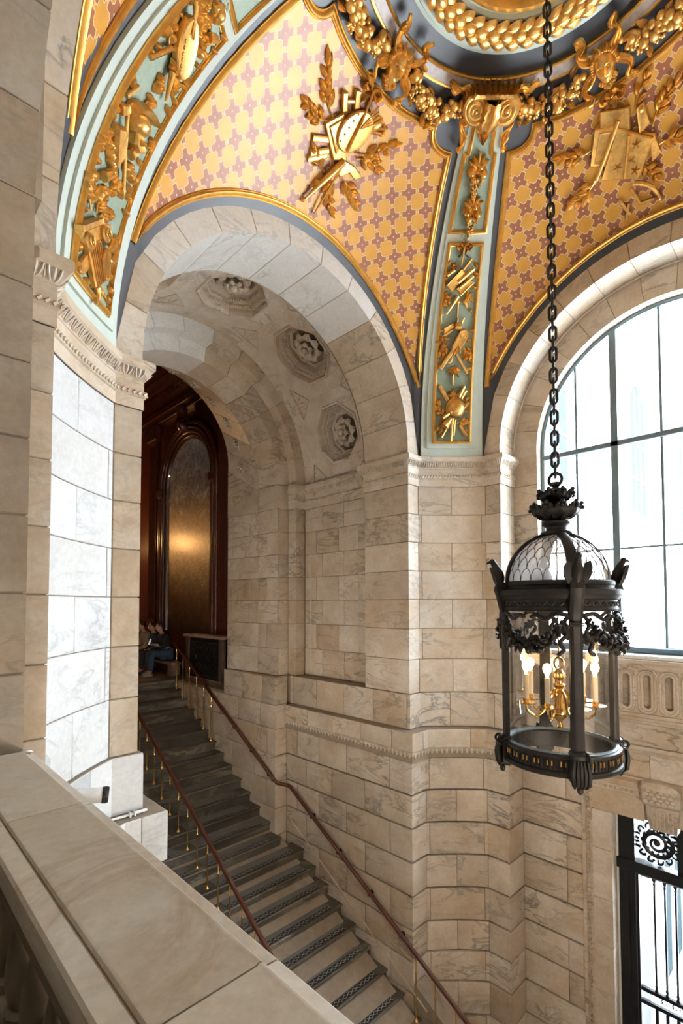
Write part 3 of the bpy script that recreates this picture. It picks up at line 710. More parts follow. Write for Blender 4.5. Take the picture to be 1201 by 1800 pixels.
def rib(az0):
    e = empty('corner_rib', parent=dm)
    patch('outer_fascia', az0, -7.3, 7.3, -1.3, 62.6, 0.035, MAT['pale'], e, 6, 30)
    patch('inner_fascia', az0, -6.0, 6.0, 0.9, 62.4, 0.060, MAT['pale'], e, 6, 30)
    H0 = 0.058
    lo = [(-4.3, 2.3), (4.3, 2.3), (4.7, 43.3), (-4.7, 43.3)]; up = [(-5.2, 45.4), (5.2, 45.4), (5.3, 57.6), (3.9, 57.9), (4.0, 61.8), (-4.0, 61.8), (-3.9, 57.9), (-5.3, 57.6)]
    for q, nm in ((lo, 'lower'), (up, 'upper')):
        mb = MB(); 
        if q is lo: patch('green_ground', az0, -4.4, 4.4, 2.3, 43.3, 0.068, MAT['green'], e, 6, 24, False)
        else:
            patch('green_ground', az0, -5.2, 5.2, 45.4, 57.8, 0.068, MAT['green'], e, 6, 10, False); patch('green_ground', az0, -4.0, 4.0, 57.8, 61.8, 0.0681, MAT['green'], e, 6, 4, False)
        line = rect_line(az0, q)
        sweep_sp('gilded_frame', line, [(o, h + 0.062) for o, h in FR], MAT['goldm'], e, True)
    # small double scroll between the two fields
    for s in (-1, 1):
        pts = []
        for k in range(14):
            t = k / 13 * 2.2 * pi; r = 0.055 * (1 - 0.065 * k); pts.append(sp(az0 - s * (0.9 + degrees(r * cos(t)) / RS * 1.3 - 0.5), 44.6 + degrees(r * sin(t)) / RS, 0.075))
        MB().tube([tuple(p) for p in pts], 0.012, 6).obj('scroll', MAT['pale'], e, 0.8)
    return e
for a in (45, 135, 225, 315): rib(a)
# ------------------------------------------------------------------ ring around the oculus
def ringband(name, prof, mat, parent=None, n=120):
    mb = MB(); mb.grid([[tuple(sp(360 * i / n, e, h)) for e, h in prof] for i in range(n + 1)]); return mb.obj(name, mat, parent or dm, 0.7)
ringband('gilt_bead', [(65.7, 0.0), (65.75, 0.025), (66.0, 0.03), (66.2, 0.025), (66.2, 0.0)], MAT['goldm'])
ringband('marbled_fillet', [(66.2, 0.0), (66.2, 0.035), (67.6, 0.035), (67.6, 0.0)], MAT['pink'])
ringband('gilt_bead', [(67.6, 0.0), (67.65, 0.045), (67.85, 0.055), (68.05, 0.045), (68.1, 0.0)], MAT['goldm'])
ringband('pale_cyma', [(71.0, 0.0), (71.0, 0.05), (71.5, 0.06), (71.6, 0.085), (72.0, 0.09), (72.2, 0.12), (72.5, 0.12), (72.5, 0.0)], MAT['pale'])
ringband('gilt_torus_bed', [(72.5, 0.05), (72.8, 0.14), (74.0, 0.19), (75.2, 0.15), (75.5, 0.05)], MAT['goldm'])
ringband('pale_cyma', [(75.4, 0.0), (75.4, 0.14), (75.8, 0.15), (76.2, 0.12), (76.5, 0.12), (76.5, 0.0)], MAT['pale'])
ringband('gilt_ring', [(76.5, 0.0), (76.6, 0.16), (77.3, 0.19), (78.0, 0.16), (78.6, 0.06), (80.5, 0.02), (80.6, 0.10), (81.4, 0.10), (82.2, 0.0), (90, -0.1)], MAT['goldm'])
def lf():
    mb = MB(); rows = []
    for k in range(6):
        t = k / 5; w_ = 0.062 * sin(pi * min(1, 0.30 + 0.70 * t)) ** 0.8
        rows.append([(s * w_, -0.05 + 0.16 * t, 0.018 + 0.034 * sin(pi * t * 0.8) - 0.022 * s * s + (0.008 if s == 0 else 0)) for s in (-1, -0.5, 0, 0.5, 1)])
    mb.grid(rows); return mb.mesh('laurel_leaf', MAT['gold'], 1.0)
LAUREL = lf()
def frame_on_vault(az, el, h, roll=0.0):
    P = sp(az, el, h); N = (CS - P).normalized(); a = radians(az); R_ = Vector((sin(a), -cos(a), 0)); U = N.cross(R_)
    if U.z < 0 and el < 89: U = -U
    R2 = R_ * cos(roll) + U * sin(roll); U2 = -R_ * sin(roll) + U * cos(roll)
    return Matrix(((R2.x, U2.x, N.x, P.x), (R2.y, U2.y, N.y, P.y), (R2.z, U2.z, N.z, P.z), (0, 0, 0, 1)))
lw = empty("laurel_wreath", parent=dm)
for row, el in enumerate((73.1, 74.0, 74.9)):
    for i in range(46):
        az = 360 * (i + 0.5 * (row % 2)) / 46
        o = link('laurel_leaf', LAUREL, lw); o.matrix_world = frame_on_vault(az, el, 0.155 + (0.02 if row == 1 else 0), pi / 2)

# ------------------------------------------------------------------ shell that closes the place off from the sky
sh = tag(empty('wall_outer'), kind='structure')
def slab(name, x0, x1, y0, y1, z0, z1, mat, parent): return MB().box(x0, x1, y0, y1, z0, z1).obj(name, mat, parent)
T = 0.3; X0, X1, Y0_, Y1_, Z0, Z1 = -5.0, 7.47, -2.6, 17.0, -6.42, 7.2
slab('shell_panel', X0 - T, X0, Y0_, Y1_, Z0, Z1, MAT['marble'], sh); slab('shell_panel', X0 - T, X1, Y0_ - T, Y0_, Z0, Z1, MAT['marble'], sh)
slab('shell_panel', X0 - T, X1, Y1_, Y1_ + T, Z0, Z1, MAT['dwood'], sh); slab('shell_panel', X0 - T, X1 + T, Y0_ - T, Y1_ + T, Z1, Z1 + T, MAT['navy'], sh)
# side towards the courtyard, open at the window and at the door
WX0, WX1 = X1, X1 + 0.12
for y0, y1, z0, z1 in ((Y0_, YC - 1.75, Z0, Z1), (YC + 1.75, Y1_, Z0, Z1), (YC - 1.75, YC + 1.75, 4.05, Z1), (YC - 1.75, YC + 1.75, -2.70, -0.66), (YC - 1.75, 0.90, Z0, -2.70), (2.20, YC + 1.75, Z0, -2.70)):
    slab('shell_panel', WX0, WX1, y0, y1, z0, z1, MAT['stone_out'], sh)
fl = tag(slab('floor', X0, X1 + T, Y0_, Y1_, Z0 - 0.2, Z0, MAT['grey'], None), kind='structure')
# room side opposite the stair arch, and the remaining pieces of wall around the near arch
wf = tag(slab('wall_front', XC - HS - 0.3, XC + HS + 0.7, YC - HS - 0.25, YC - HS, Z0, 5.2, MAT['marble'], None), kind='structure')
slab('wall_piece', 0.0, XC - HS, YC - HS - 0.2, -1.05, Z0, ZS + 0.1, MAT['grey'], wc)
slab('wall_piece', 0.0, 0.70, 3.15, 5.0, ZS, 5.3, MAT['grey'], wc); slab('wall_piece', 0.0, 0.60, YC - HS - 0.2, YC + HS, 3.94, 6.2, MAT['grey'], wc)
slab('wall_piece', -5.0, 0.55, 3.72, 3.95, Z0, 5.3, MAT['grey'], wc)
slab('wall_piece', 0.0, 0.80, 3.53, 4.6, ZI1, 5.2, MAT['joint'], wc)
# balcony floor the photographer stands on
bf = tag(slab('floor_balcony', -5.0, 0.62, -2.6, 3.8, -2.05, -1.80, MAT['grey'], None), kind='structure')
slab('slab_edge', 0.42, 0.66, -1.5, 3.6, -2.6, -1.80, MAT['marble'], bf)
bc = tag(slab('ceiling_balcony', -5.0, 0.0, -2.6, 3.8, 5.0, 5.2, MAT['pale'], None), kind='structure')
slab('wall_piece', 0.30, 0.55, -1.5, 3.6, Z0, -2.3, MAT['marble'], bf)

# ------------------------------------------------------------------ stairs
RUN, RISE = 0.3156, 0.178
def sy(k): return 4.19 + RUN * k
def sz(k): return -5.71 + RISE * k
st = tag(empty('stairs'), kind='structure')
def zig():
    mb = MB(); mb.box(0, 1.0, 0, 0.075, 0, 0.004)
    return mb
def grip(step, x0, x1, y, z):
    mb = MB(); mb.box(x0, x1, y, y + 0.078, z, z + 0.003); g = mb.obj('grip_strip', MAT['blackpl'], step)
    mb = MB(); n = max(4, int((x1 - x0) / 0.085))
    for ph in (0, 1):
        for i in range(n):
            xa, xb = x0 + (x1 - x0) * i / n, x0 + (x1 - x0) * (i + 1) / n; ya, yb = (0.012, 0.066) if (i + ph) % 2 else (0.066, 0.012)
            mb.add([(xa, y + ya - 0.006, z + 0.0045), (xb, y + yb - 0.006, z + 0.0045), (xb, y + yb + 0.006, z + 0.0045), (xa, y + ya + 0.006, z + 0.0045)], [(0, 1, 2, 3)])
    mb.obj('grip_wire', MAT['wire'], g)
MAT['wire'] = plain('steel_wire', (0.55, 0.56, 0.58), 0.4, 0.6, 0.05)
for k in range(-3, 23):
    y0, z1 = sy(k), sz(k)
    hx = 1.852 if y0 < 7.0 else 1.592
    y1 = sy(k + 1) + 0.03
    e = empty('step', parent=st)
    mb = MB(); mb.loft([[(XC - hx, y, z) for y, z in ((y0 + 0.03, z1 - RISE - 0.02), (y0 + 0.03, z1 - 0.05), (y0 + 0.012, z1 - 0.045), (y0, z1 - 0.03), (y0, z1 - 0.012), (y0 + 0.010, z1), (y1, z1), (y1, z1 - RISE - 0.02))],
                      [(XC + hx, y, z) for y, z in ((y0 + 0.03, z1 - RISE - 0.02), (y0 + 0.03, z1 - 0.05), (y0 + 0.012, z1 - 0.045), (y0, z1 - 0.03), (y0, z1 - 0.012), (y0 + 0.010, z1), (y1, z1), (y1, z1 - RISE - 0.02))]])
    mb.obj('step_stone', MAT['step'], e)
    if k < 22:
        for xa, xb in ((XC - hx + 0.20, XC - 0.12), (XC + 0.16, XC + hx - 0.20)):
            MB().box(xa, xb, y0 + 0.125, sy(k + 1) + 0.02, z1, z1 + 0.003).obj('worn_tread', MAT['tread'], e)
            if k < 16: grip(e, xa, xb, y0 + 0.03, z1 + 0.001)
mb = MB(); mb.add([(XC - 1.84, sy(-4), Z0), (XC + 1.84, sy(-4), Z0), (XC + 1.58, sy(22) + 0.2, Z0), (XC - 1.58, sy(22) + 0.2, Z0), (XC - 1.84, sy(-4), Z0 + 0.01), (XC + 1.84, sy(-4), Z0 + 0.01), (XC + 1.58, sy(22) + 0.2, sz(21) - 0.05), (XC - 1.58, sy(22) + 0.2, sz(21) - 0.05)], [(4, 5, 6, 7), (2, 3, 7, 6)]); mb.obj('stair_mass', MAT['joint'], st)
# wainscot line that climbs the right wall beside the steps
mb = MB(); xx = XC + OP - 0.142
pts = [(xx, sy(-0.2), sz(-0.2) + 0.17), (xx, 7.2, sz((7.2 - 4.19) / RUN) + 0.17)]
mb.tube(pts, 0.012, 6); mb.obj('stair_string_bead', MAT['marble'], st)
# ------------------------------------------------------------------ gilded relief work on the vault
RD = pi / 180
class Rel:
    """a relief on the vault: local u (right), v (up), w (out of the surface towards the room), in metres"""
    def __init__(s, name, label, cat, az, el, h0, group=None, k=1.0, roll=0.0, up=None):
        s.az, s.el, s.h0, s.k, s.roll = az, el, h0 + 0.004, k, roll
        s.o = Vector(sp(az, el, s.h0)); s.e = up or empty(name, s.o)
        if up: s.o = Vector(up.location)
        elif label: tag(s.e, label, cat, group)
    def f(s, u, v, w):
        c, n = cos(s.roll), sin(s.roll); u, v = (u * c - v * n) * s.k, (u * n + v * c) * s.k
        el = s.el + v / RS / RD; az = s.az - u / (RS * cos(el * RD)) / RD
        return sp(az, el, s.h0 + max(w, 0.0) * s.k) - s.o
    def put(s, mb, name, mat=None, smooth=0.9, parent=None):
        return mb.map(s.f).obj(name, mat or MAT['gold'], parent or s.e, smooth)
    def leaf(s, u, v, ang, L, W, w=0.012, curl=0.03, name='leaf', parent=None):
        mb = MB(); rows = []; c, n = cos(ang * RD), sin(ang * RD); K = 7
        for i in range(K):
            t = i / (K - 1); wd = W * sin(pi * (0.06 + 0.92 * t ** 0.85)); base = w * (1 - 0.3 * t) + curl * sin(pi * t)
            row = []
            for q, dz in ((-1, -9), (-0.62, 0.25), (-0.2, 0.75), (0, 0.45), (0.2, 0.75), (0.62, 0.25), (1, -9)):
                x, y = L * t, q * wd; row.append((u + x * c - y * n, v + x * n + y * c, (max(0.0, w - 0.03) if w > 0.045 else 0.0) if dz < -1 else base * (0.55 + 0.6 * dz)))
            rows.append(row)
        mb.grid(rows); return s.put(mb, name, parent=parent)
    def plate(s, poly, w1, bev=0.008, name='plate', w0=0.0, parent=None, mat=None):
        cx = sum(p[0] for p in poly) / len(poly); cy = sum(p[1] for p in poly) / len(poly)
        def ins(d): 
            out = []
            for x, y in poly:
                L = sqrt((x - cx) ** 2 + (y - cy) ** 2) or 1; k = max(0, 1 - d / L); out.append((cx + (x - cx) * k, cy + (y - cy) * k))
            return out
        mb = MB(); mb.loft([[(x, y, w0) for x, y in poly], [(x, y, w1 - bev) for x, y in poly], [(x, y, w1) for x, y in ins(bev)], [(x, y, w1 - 0.004) for x, y in ins(bev * 3)]])
        return s.put(mb, name, mat, 0.5, parent)
    def ell(s, c, rx, ry, rot, n=24):
        a = rot * RD; return [(c[0] + rx * cos(2 * pi * i / n) * cos(a) - ry * sin(2 * pi * i / n) * sin(a), c[1] + rx * cos(2 * pi * i / n) * sin(a) + ry * sin(2 * pi * i / n) * cos(a)) for i in range(n)]
    def bar(s, p, q, wd, w1, name='bar', w0=0.0, parent=None):
        d = Vector((q[0] - p[0], q[1] - p[1])).normalized(); n = Vector((-d.y, d.x)) * wd / 2
        mb = MB(); mb.loft([[(p[0] + n.x * a, p[1] + n.y * a, w) for a, w in ((-1, w0), (1, w0), (1, w1 * 0.8), (0.6, w1), (-0.6, w1), (-1, w1 * 0.8))], [(q[0] + n.x * a, q[1] + n.y * a, w) for a, w in ((-1, w0), (1, w0), (1, w1 * 0.8), (0.6, w1), (-0.6, w1), (-1, w1 * 0.8))]])
        return s.put(mb, name, None, 0.5, parent)
    def rod(s, pts, r, name='rod', n=7, parent=None, flat=1.0):
        P = [(p[0], p[1], p[2] if len(p) > 2 else (max(r) if isinstance(r, list) else r)) for p in pts]
        mb = MB(); mb.tube(P, r, n, flatx=flat); return s.put(mb, name, parent=parent)
    def dome(s, c, rx, ry, rot, hh, name='ball', w0=0.0, parent=None):
        mb = MB(); a = rot * RD; rows = []; N = 16
        for i in range(6):
            p = (pi / 2) * i / 5; rows.append([(c[0] + rx * cos(p) * cos(t) * cos(a) - ry * cos(p) * sin(t) * sin(a), c[1] + rx * cos(p) * cos(t) * sin(a) + ry * cos(p) * sin(t) * cos(a), w0 + hh * sin(p)) for t in [2 * pi * j / N for j in range(N)]])
        mb.loft(rows); return s.put(mb, name, None, 1.2, parent)
    def sprig(s, base, tip, n, L, W, name='leaf_sprig', bend=0.12, w=0.012):
        st_ = empty(name, parent=s.e); dx, dy = tip[0] - base[0], tip[1] - base[1]; ll = sqrt(dx * dx + dy * dy); px, py = -dy / ll, dx / ll
        P = []
        for i in range(7):
            t = i / 6; b = bend * ll * sin(pi * t); P.append((base[0] + dx * t + px * b, base[1] + dy * t + py * b, 0.014))
        s.rod(P, [0.010 - 0.0009 * i for i in range(7)], 'stem', 5, st_)
        a0 = atan2(dy, dx) / RD
        for i in range(n):
            t = 0.25 + 0.7 * i / max(1, n - 1); b = bend * ll * sin(pi * t); x, y = base[0] + dx * t + px * b, base[1] + dy * t + py * b
            sg = 1 if i % 2 else -1; s.leaf(x, y, a0 + sg * (42 - 10 * t), L * 1.2 * (1 - 0.25 * t), W * 1.35 * (1 - 0.2 * t), w, 0.042, parent=st_)
        s.leaf(tip[0], tip[1], a0 - 10 * bend, L * 1.1, W * 1.2, w, 0.04, parent=st_)
        return st_
    def ribbon(s, pts, wd, name='ribbon', parent=None):
        rows = []; n = len(pts)
        for i, p in enumerate(pts):
            a, b = pts[max(0, i - 1)], pts[min(n - 1, i + 1)]; d = Vector((b[0] - a[0], b[1] - a[1])); d = d.normalized() if d.length > 1e-6 else Vector((1, 0)); nx, ny = -d.y, d.x
            k = wd * (0.75 + 0.25 * sin(i * 0.9)) * (1.0 if i < n - 2 else 0.7)
            rows.append([(p[0] + nx * q * k, p[1] + ny * q * k, max(0.004, p[2] + (0.012 if j % 2 else -0.006) + 0.03 * q * sin(i * 0.8))) for j, q in enumerate((-1, -0.66, -0.33, 0, 0.33, 0.66, 1))])
        back = [[(x, y, max(0.002, w - 0.010)) for x, y, w in reversed(r_)] for r_ in rows]
        mb = MB(); mb.loft([a + b for a, b in zip(rows, back)]); return s.put(mb, name, None, 0.5, parent)
    def bow(s, c, z, name='ribbon_bow', mat=None):
        b = empty(name, parent=s.e)
        for sg in (-1, 1):
            P = [(c[0], c[1], 0.03), (c[0] + sg * z * 0.5, c[1] + z * 0.32, 0.05), (c[0] + sg * z * 0.95, c[1] + z * 0.10, 0.06), (c[0] + sg * z * 0.75, c[1] - z * 0.28, 0.05), (c[0] + sg * z * 0.2, c[1] - z * 0.10, 0.03)]
            P = smoothline(P, 3); s.ribbon(P, z * 0.26, 'ribbon_loop', b)
            P = smoothline([(c[0], c[1], 0.02), (c[0] + sg * z * 0.35, c[1] - z * 0.5, 0.03), (c[0] + sg * z * 0.25, c[1] - z * 0.9, 0.02), (c[0] + sg * z * 0.7, c[1] - z * 1.25, 0.03)], 3)
            s.ribbon(P, z * 0.16, 'ribbon_tail', b)
        s.dome(c, z * 0.22, z * 0.2, 0, 0.07, 'knot', parent=b); return b
def smoothline(P, k=3):
    P = [Vector(p) for p in P]; out = []
    for i in range(len(P) - 1):
        p0, p1, p2, p3 = P[max(0, i - 1)], P[i], P[i + 1], P[min(len(P) - 1, i + 2)]
        for j in range(k):
            t = j / k; out.append(0.5 * ((2 * p1) + (p2 - p0) * t + (2 * p0 - 5 * p1 + 4 * p2 - p3) * t * t + (3 * p1 - p0 - 3 * p2 + p3) * t ** 3))
    out.append(P[-1]); return [tuple(p) for p in out]

# --- painter's trophy on the field above the stair arch
g = 'gilded trophy reliefs on the dome'
r = Rel('trophy_relief', 'large gilded relief of a palette, frame, brushes and torch above the stair arch', 'relief', 90, 51, 0.012, g)
r.bow((-0.03, 0.58), 0.12)
r.plate([(-0.36, 0.05), (-0.21, 0.25), (-0.05, 0.10), (0.08, -0.06), (-0.07, -0.14)], 0.045, 0.012, 'picture_frame')
r.plate([(-0.30, 0.06), (-0.21, 0.19), (-0.05, 0.05), (-0.08, -0.08)], 0.060, 0.008, 'picture', 0.04)
r.plate(r.ell((-0.01, 0.20), 0.235, 0.165, 62), 0.095, 0.012, 'palette', 0.05)
for i in range(5): r.dome((-0.13 + 0.012 * i, 0.04 + 0.075 * i), 0.014, 0.011, 60, 0.01, 'paint_dab', 0.094)
r.rod([(-0.03, 0.60, 0.05), (-0.01, 0.3, 0.11), (0.0, 0.01, 0.11)], 0.013, 'maulstick')
for i in range(4): r.rod([(0.02, 0.26, 0.10), (0.10 + 0.035 * i, 0.52 - 0.03 * i, 0.07)], [0.008, 0.014], 'paint_brush')
r.dome((0.20, 0.38), 0.10, 0.065, 50, 0.07, 'shell')
for i in range(2): r.rod([(0.12, 0.27 + 0.04 * i, 0.03), (0.30, 0.34 + 0.05 * i, 0.04)], 0.016, 'modelling_tool'); r.dome((0.33, 0.345 + 0.055 * i), 0.035, 0.03, 30, 0.05, 'tool_knob')
for y0, y1 in ((-0.13, 0.0), (-0.25, -0.10), (-0.31, -0.15)): r.bar((-0.41 + (0.05 if y0 < -0.2 else 0), y0), (-0.17, y1), 0.055, 0.03, 'book')
r.plate([(-0.33, 0.36), (-0.28, 0.40), (-0.18, 0.28), (-0.23, 0.24)], 0.05, 0.01, 'lyre_arm'); r.plate([(-0.21, 0.47), (-0.15, 0.50), (-0.07, 0.38), (-0.12, 0.34)], 0.05, 0.01, 'lyre_arm'); r.bar((-0.25, 0.33), (-0.13, 0.41), 0.03, 0.04, 'lyre_crossbar')
r.plate([(0.05, -0.07), (0.22, -0.05), (0.36, -0.10), (0.30, -0.16), (0.20, -0.12), (0.10, -0.22), (0.03, -0.2)], 0.04, 0.012, 'unrolled_paper')
r.rod([(0.05, -0.08, 0.04), (-0.07, -0.33, 0.05), (-0.22, -0.64, 0.03)], [0.045, 0.035, 0.012], 'torch'); r.dome((-0.12, -0.42), 0.06, 0.05, 60, 0.07, 'torch_collar'); r.dome((-0.22, -0.64), 0.028, 0.028, 0, 0.045, 'torch_tip')
r.rod([(0.05, -0.12, 0.06), (-0.02, -0.69, 0.02)], [0.016, 0.010], 'staff')
for a in (-70, -95, -120): r.leaf(0.06, -0.30, a, 0.18, 0.04, 0.02)
r.sprig((-0.28, 0.14), (-0.60, 0.37), 7, 0.13, 0.032); r.sprig((-0.30, 0.10), (-0.62, 0.03), 6, 0.12, 0.03); r.sprig((0.14, 0.05), (0.50, 0.29), 6, 0.13, 0.032, bend=-0.1)
r.sprig((0.20, 0.02), (0.48, 0.05), 5, 0.12, 0.03); r.sprig((0.10, -0.22), (0.42, -0.36), 6, 0.12, 0.032); r.sprig((-0.10, -0.28), (-0.30, -0.20), 4, 0.11, 0.03); r.sprig((-0.02, -0.45), (0.18, -0.55), 4, 0.10, 0.028)
# --- book trophy above the window
r = Rel('trophy_relief', 'large gilded relief of a portfolio, tablet and rolled scrolls above the window', 'relief', 0, 51, 0.012, g)
r.bow((-0.06, 0.57), 0.12)
r.plate([(-0.20, 0.49), (0.07, 0.38), (0.03, 0.16), (-0.27, 0.27)], 0.05, 0.012, 'book')
r.plate([(-0.29, 0.37), (-0.10, 0.30), (-0.24, -0.06), (-0.43, 0.03)], 0.065, 0.012, 'portfolio', 0.01)
r.plate([(-0.25, 0.31), (-0.12, 0.26), (-0.25, -0.02), (-0.38, 0.04)], 0.075, 0.008, 'portfolio_cover', 0.05)
r.plate([(-0.08, 0.27), (0.22, -0.02), (0.02, -0.32), (-0.36, -0.15)], 0.075, 0.014, 'tablet', 0.02)
r.rod([(-0.05, 0.33, 0.08), (-0.40, -0.13, 0.08)], [0.024, 0.018], 'rolled_scroll'); r.rod([(0.02, 0.14, 0.09), (-0.12, -0.24, 0.09)], 0.016, 'rod')
for c, q in (((0.06, 0.02), 0.0), ((-0.02, -0.10), 0.5), ((-0.16, -0.10), 1.0), ((0.0, -0.22), 1.5)):
    for a in range(0, 360, 72): r.leaf(c[0], c[1], a + 40 * q, 0.075, 0.022, 0.088, 0.012)
r.plate([(0.12, 0.33), (0.20, 0.34), (0.22, 0.12), (0.10, 0.08)], 0.055, 0.012, 'bracket'); r.dome((0.166, 0.29), 0.04, 0.04, 0, 0.075, 'bracket_scroll')
r.plate([(0.10, 0.10), (0.24, 0.0), (0.26, -0.20), (0.16, -0.24), (0.18, -0.02)], 0.04, 0.012, 'box_edge')
r.rod(smoothline([(-0.04, -0.34, 0.05), (0.08, -0.42, 0.06), (0.15, -0.54, 0.04), (0.17, -0.63, 0.03)]), [0.03 - 0.0012 * i for i in range(10)], 'horn'); r.dome((0.17, -0.63), 0.028, 0.028, 0, 0.05, 'horn_tip')
r.bar((-0.09, -0.38), (-0.03, -0.58), 0.03, 0.03, 'set_square'); r.bar((-0.03, -0.58), (0.12, -0.60), 0.03, 0.03, 'set_square'); r.bar((-0.23, -0.44), (-0.15, -0.64), 0.035, 0.03, 'ruler'); r.bar((-0.14, -0.52), (-0.20, -0.69), 0.03, 0.03, 'ruler')
r.sprig((0.22, 0.07), (0.47, 0.27), 7, 0.13, 0.03); r.sprig((0.24, -0.12), (0.44, -0.19), 5, 0.12, 0.03); r.sprig((-0.38, 0.18), (-0.66, 0.22), 6, 0.13, 0.032)
r.sprig((-0.40, -0.11), (-0.68, -0.26), 7, 0.14, 0.034); r.sprig((0.02, -0.2), (0.16, -0.38), 5, 0.11, 0.03); r.sprig((0.10, 0.30), (0.26, 0.50), 4, 0.11, 0.028); r.sprig((-0.22, 0.44), (-0.30, 0.20), 4, 0.09, 0.025)
# --- right corner rib, from the base up
HB = 0.070; g2 = 'gilded trophies down the right corner rib'
r = Rel('trophy_relief', 'gilded globe and rulers relief at the foot of the right corner rib', 'relief', 45, 12, HB, g2)
r.dome((0.055, -0.12), 0.145, 0.145, 0, 0.11, 'globe')
r.rod([(0.055 + 0.15 * cos(t), -0.12 + 0.15 * sin(t), 0.03 + 0.0 * t) for t in [radians(60 + 12 * i) for i in range(13)]], 0.016, 'globe_meridian')
r.rod([(-0.09, -0.15, 0.06), (0.06, -0.165, 0.118), (0.2, -0.11, 0.05)], 0.007, 'globe_equator')
r.bar((-0.21, 0.215), (-0.08, 0.0), 0.06, 0.035, 'ruler'); r.rod([(0.17, 0.20, 0.035), (0.09, 0.04, 0.04)], 0.032, 'rolled_scroll'); r.rod([(0.20, 0.14, 0.03), (0.13, 0.02, 0.03)], 0.024, 'rolled_scroll')
for a in (60, 90, 120, 150, 30): r.leaf(0.0, 0.04, a, 0.15 if a == 90 else 0.12, 0.034, 0.02)
r.rod([(-0.16, -0.28, 0.04), (-0.06, -0.20, 0.04)], 0.035, 'drum'); r.rod([(-0.02, -0.28, 0.05), (-0.07, -0.33, 0.06), (-0.12, -0.40, 0.05)], [0.025, 0.05, 0.075], 'bell')
r.rod([(0.0, -0.28, 0.05), (-0.02, -0.63, 0.03)], 0.024, 'mallet_handle'); r.rod([(0.04, -0.30, 0.05), (0.02, -0.54, 0.03)], 0.018, 'chisel'); r.bar((0.12, -0.38), (0.22, -0.54), 0.045, 0.03, 'ruler'); r.rod([(-0.07, -0.40, 0.03), (-0.17, -0.57, 0.03)], [0.014, 0.024], 'pestle')
r.sprig((-0.10, -0.22), (-0.22, -0.13), 4, 0.10, 0.028); r.sprig((0.08, -0.34), (0.19, -0.33), 4, 0.09, 0.026); r.sprig((-0.08, -0.38), (-0.2, -0.42), 3, 0.08, 0.028); r.leaf(-0.18, -0.1, 110, 0.14, 0.03); r.leaf(0.2, -0.02, 70, 0.10, 0.03); r.leaf(0.21, -0.1, 80, 0.10, 0.03)
r = Rel('trophy_relief', 'gilded lute and drum relief halfway up the right corner rib', 'relief', 45, 25, HB, g2)
r.rod([(0.0, 0.30, 0.02), (0.0, 0.20, 0.02)], 0.014, 'cord'); r.dome((0.0, 0.22), 0.03, 0.025, 0, 0.04, 'knot')
r.plate([(0.05, 0.14), (0.12, 0.155), (0.165, 0.11), (0.165, 0.04), (0.12, -0.06), (0.05, -0.14), (-0.03, -0.18), (-0.07, -0.14), (-0.06, -0.06), (-0.01, 0.04)], 0.085, 0.02, 'lute_body')
r.plate(r.ell((0.085, 0.06), 0.04, 0.04, 0, 16), 0.092, 0.006, 'lute_rose', 0.06)
r.bar((-0.03, -0.12), (-0.22, -0.40), 0.055, 0.05, 'lute_neck', 0.01); r.bar((0.02, -0.18), (0.21, -0.46), 0.035, 0.03, 'ruler')
r.rod([(0.06, 0.19, 0.05), (-0.04, 0.19, 0.05)], 0.05, 'drum'); r.rod([(0.03, 0.16, 0.03), (0.09, 0.30, 0.03)], 0.016, 'drumstick'); r.plate([(-0.20, 0.16), (-0.06, 0.24), (-0.04, 0.18), (-0.19, 0.08)], 0.035, 0.01, 'tambourine'); r.bar((-0.21, 0.04), (-0.06, 0.14), 0.03, 0.03, 'bow_stick')
r.rod([(-0.09 + 0.05 * cos(t), -0.25 + 0.06 * sin(t), 0.02) for t in [radians(30 * i) for i in range(13)]], 0.012, 'ring')
for a in (-60, -90, -115, -30, -140): r.leaf(0.0, -0.36, a, 0.17 if a == -60 else 0.13, 0.03, 0.03)
r.rod([(-0.01, -0.46, 0.02), (-0.01, -0.62, 0.015)], 0.014, 'cord'); r.sprig((-0.12, -0.02), (-0.21, -0.16), 5, 0.10, 0.026); r.sprig((0.12, -0.10), (0.19, -0.22), 4, 0.10, 0.026); r.sprig((-0.10, 0.04), (-0.22, 0.0), 4, 0.09, 0.024); r.leaf(0.14, -0.28, 60, 0.1, 0.03); r.leaf(0.02, -0.06, -70, 0.14, 0.03, 0.09); r.leaf(0.0, -0.10, -110, 0.12, 0.028, 0.09)
r = Rel('trophy_relief', 'gilded book and rolled scroll relief high on the right corner rib', 'relief', 45, 36.5, HB, g2)
r.bow((-0.02, 0.43), 0.10); r.rod([(-0.02, 0.42, 0.03), (-0.03, 0.2, 0.03)], 0.012, 'cord')
r.plate([(-0.02, 0.175), (0.05, 0.11), (-0.13, -0.12), (-0.22, -0.04)], 0.06, 0.01, 'book'); r.rod([(0.145, 0.17, 0.06), (-0.06, 0.0, 0.06)], 0.036, 'rolled_scroll'); r.rod([(0.15, 0.08, 0.07), (-0.03, -0.07, 0.07)], 0.022, 'rolled_scroll')
r.plate([(0.07, 0.06), (0.17, 0.015), (0.0, -0.15), (-0.08, -0.08)], 0.05, 0.016, 'drum'); r.bar((0.11, 0.28), (0.0, 0.14), 0.03, 0.03, 'ruler'); r.rod([(0.17, 0.0, 0.06), (0.0, -0.16, 0.06)], 0.012, 'drumstick')
for a in (0, 60, 120, 180, 240, 300): r.leaf(-0.13, 0.19, a, 0.055, 0.02, 0.02); 
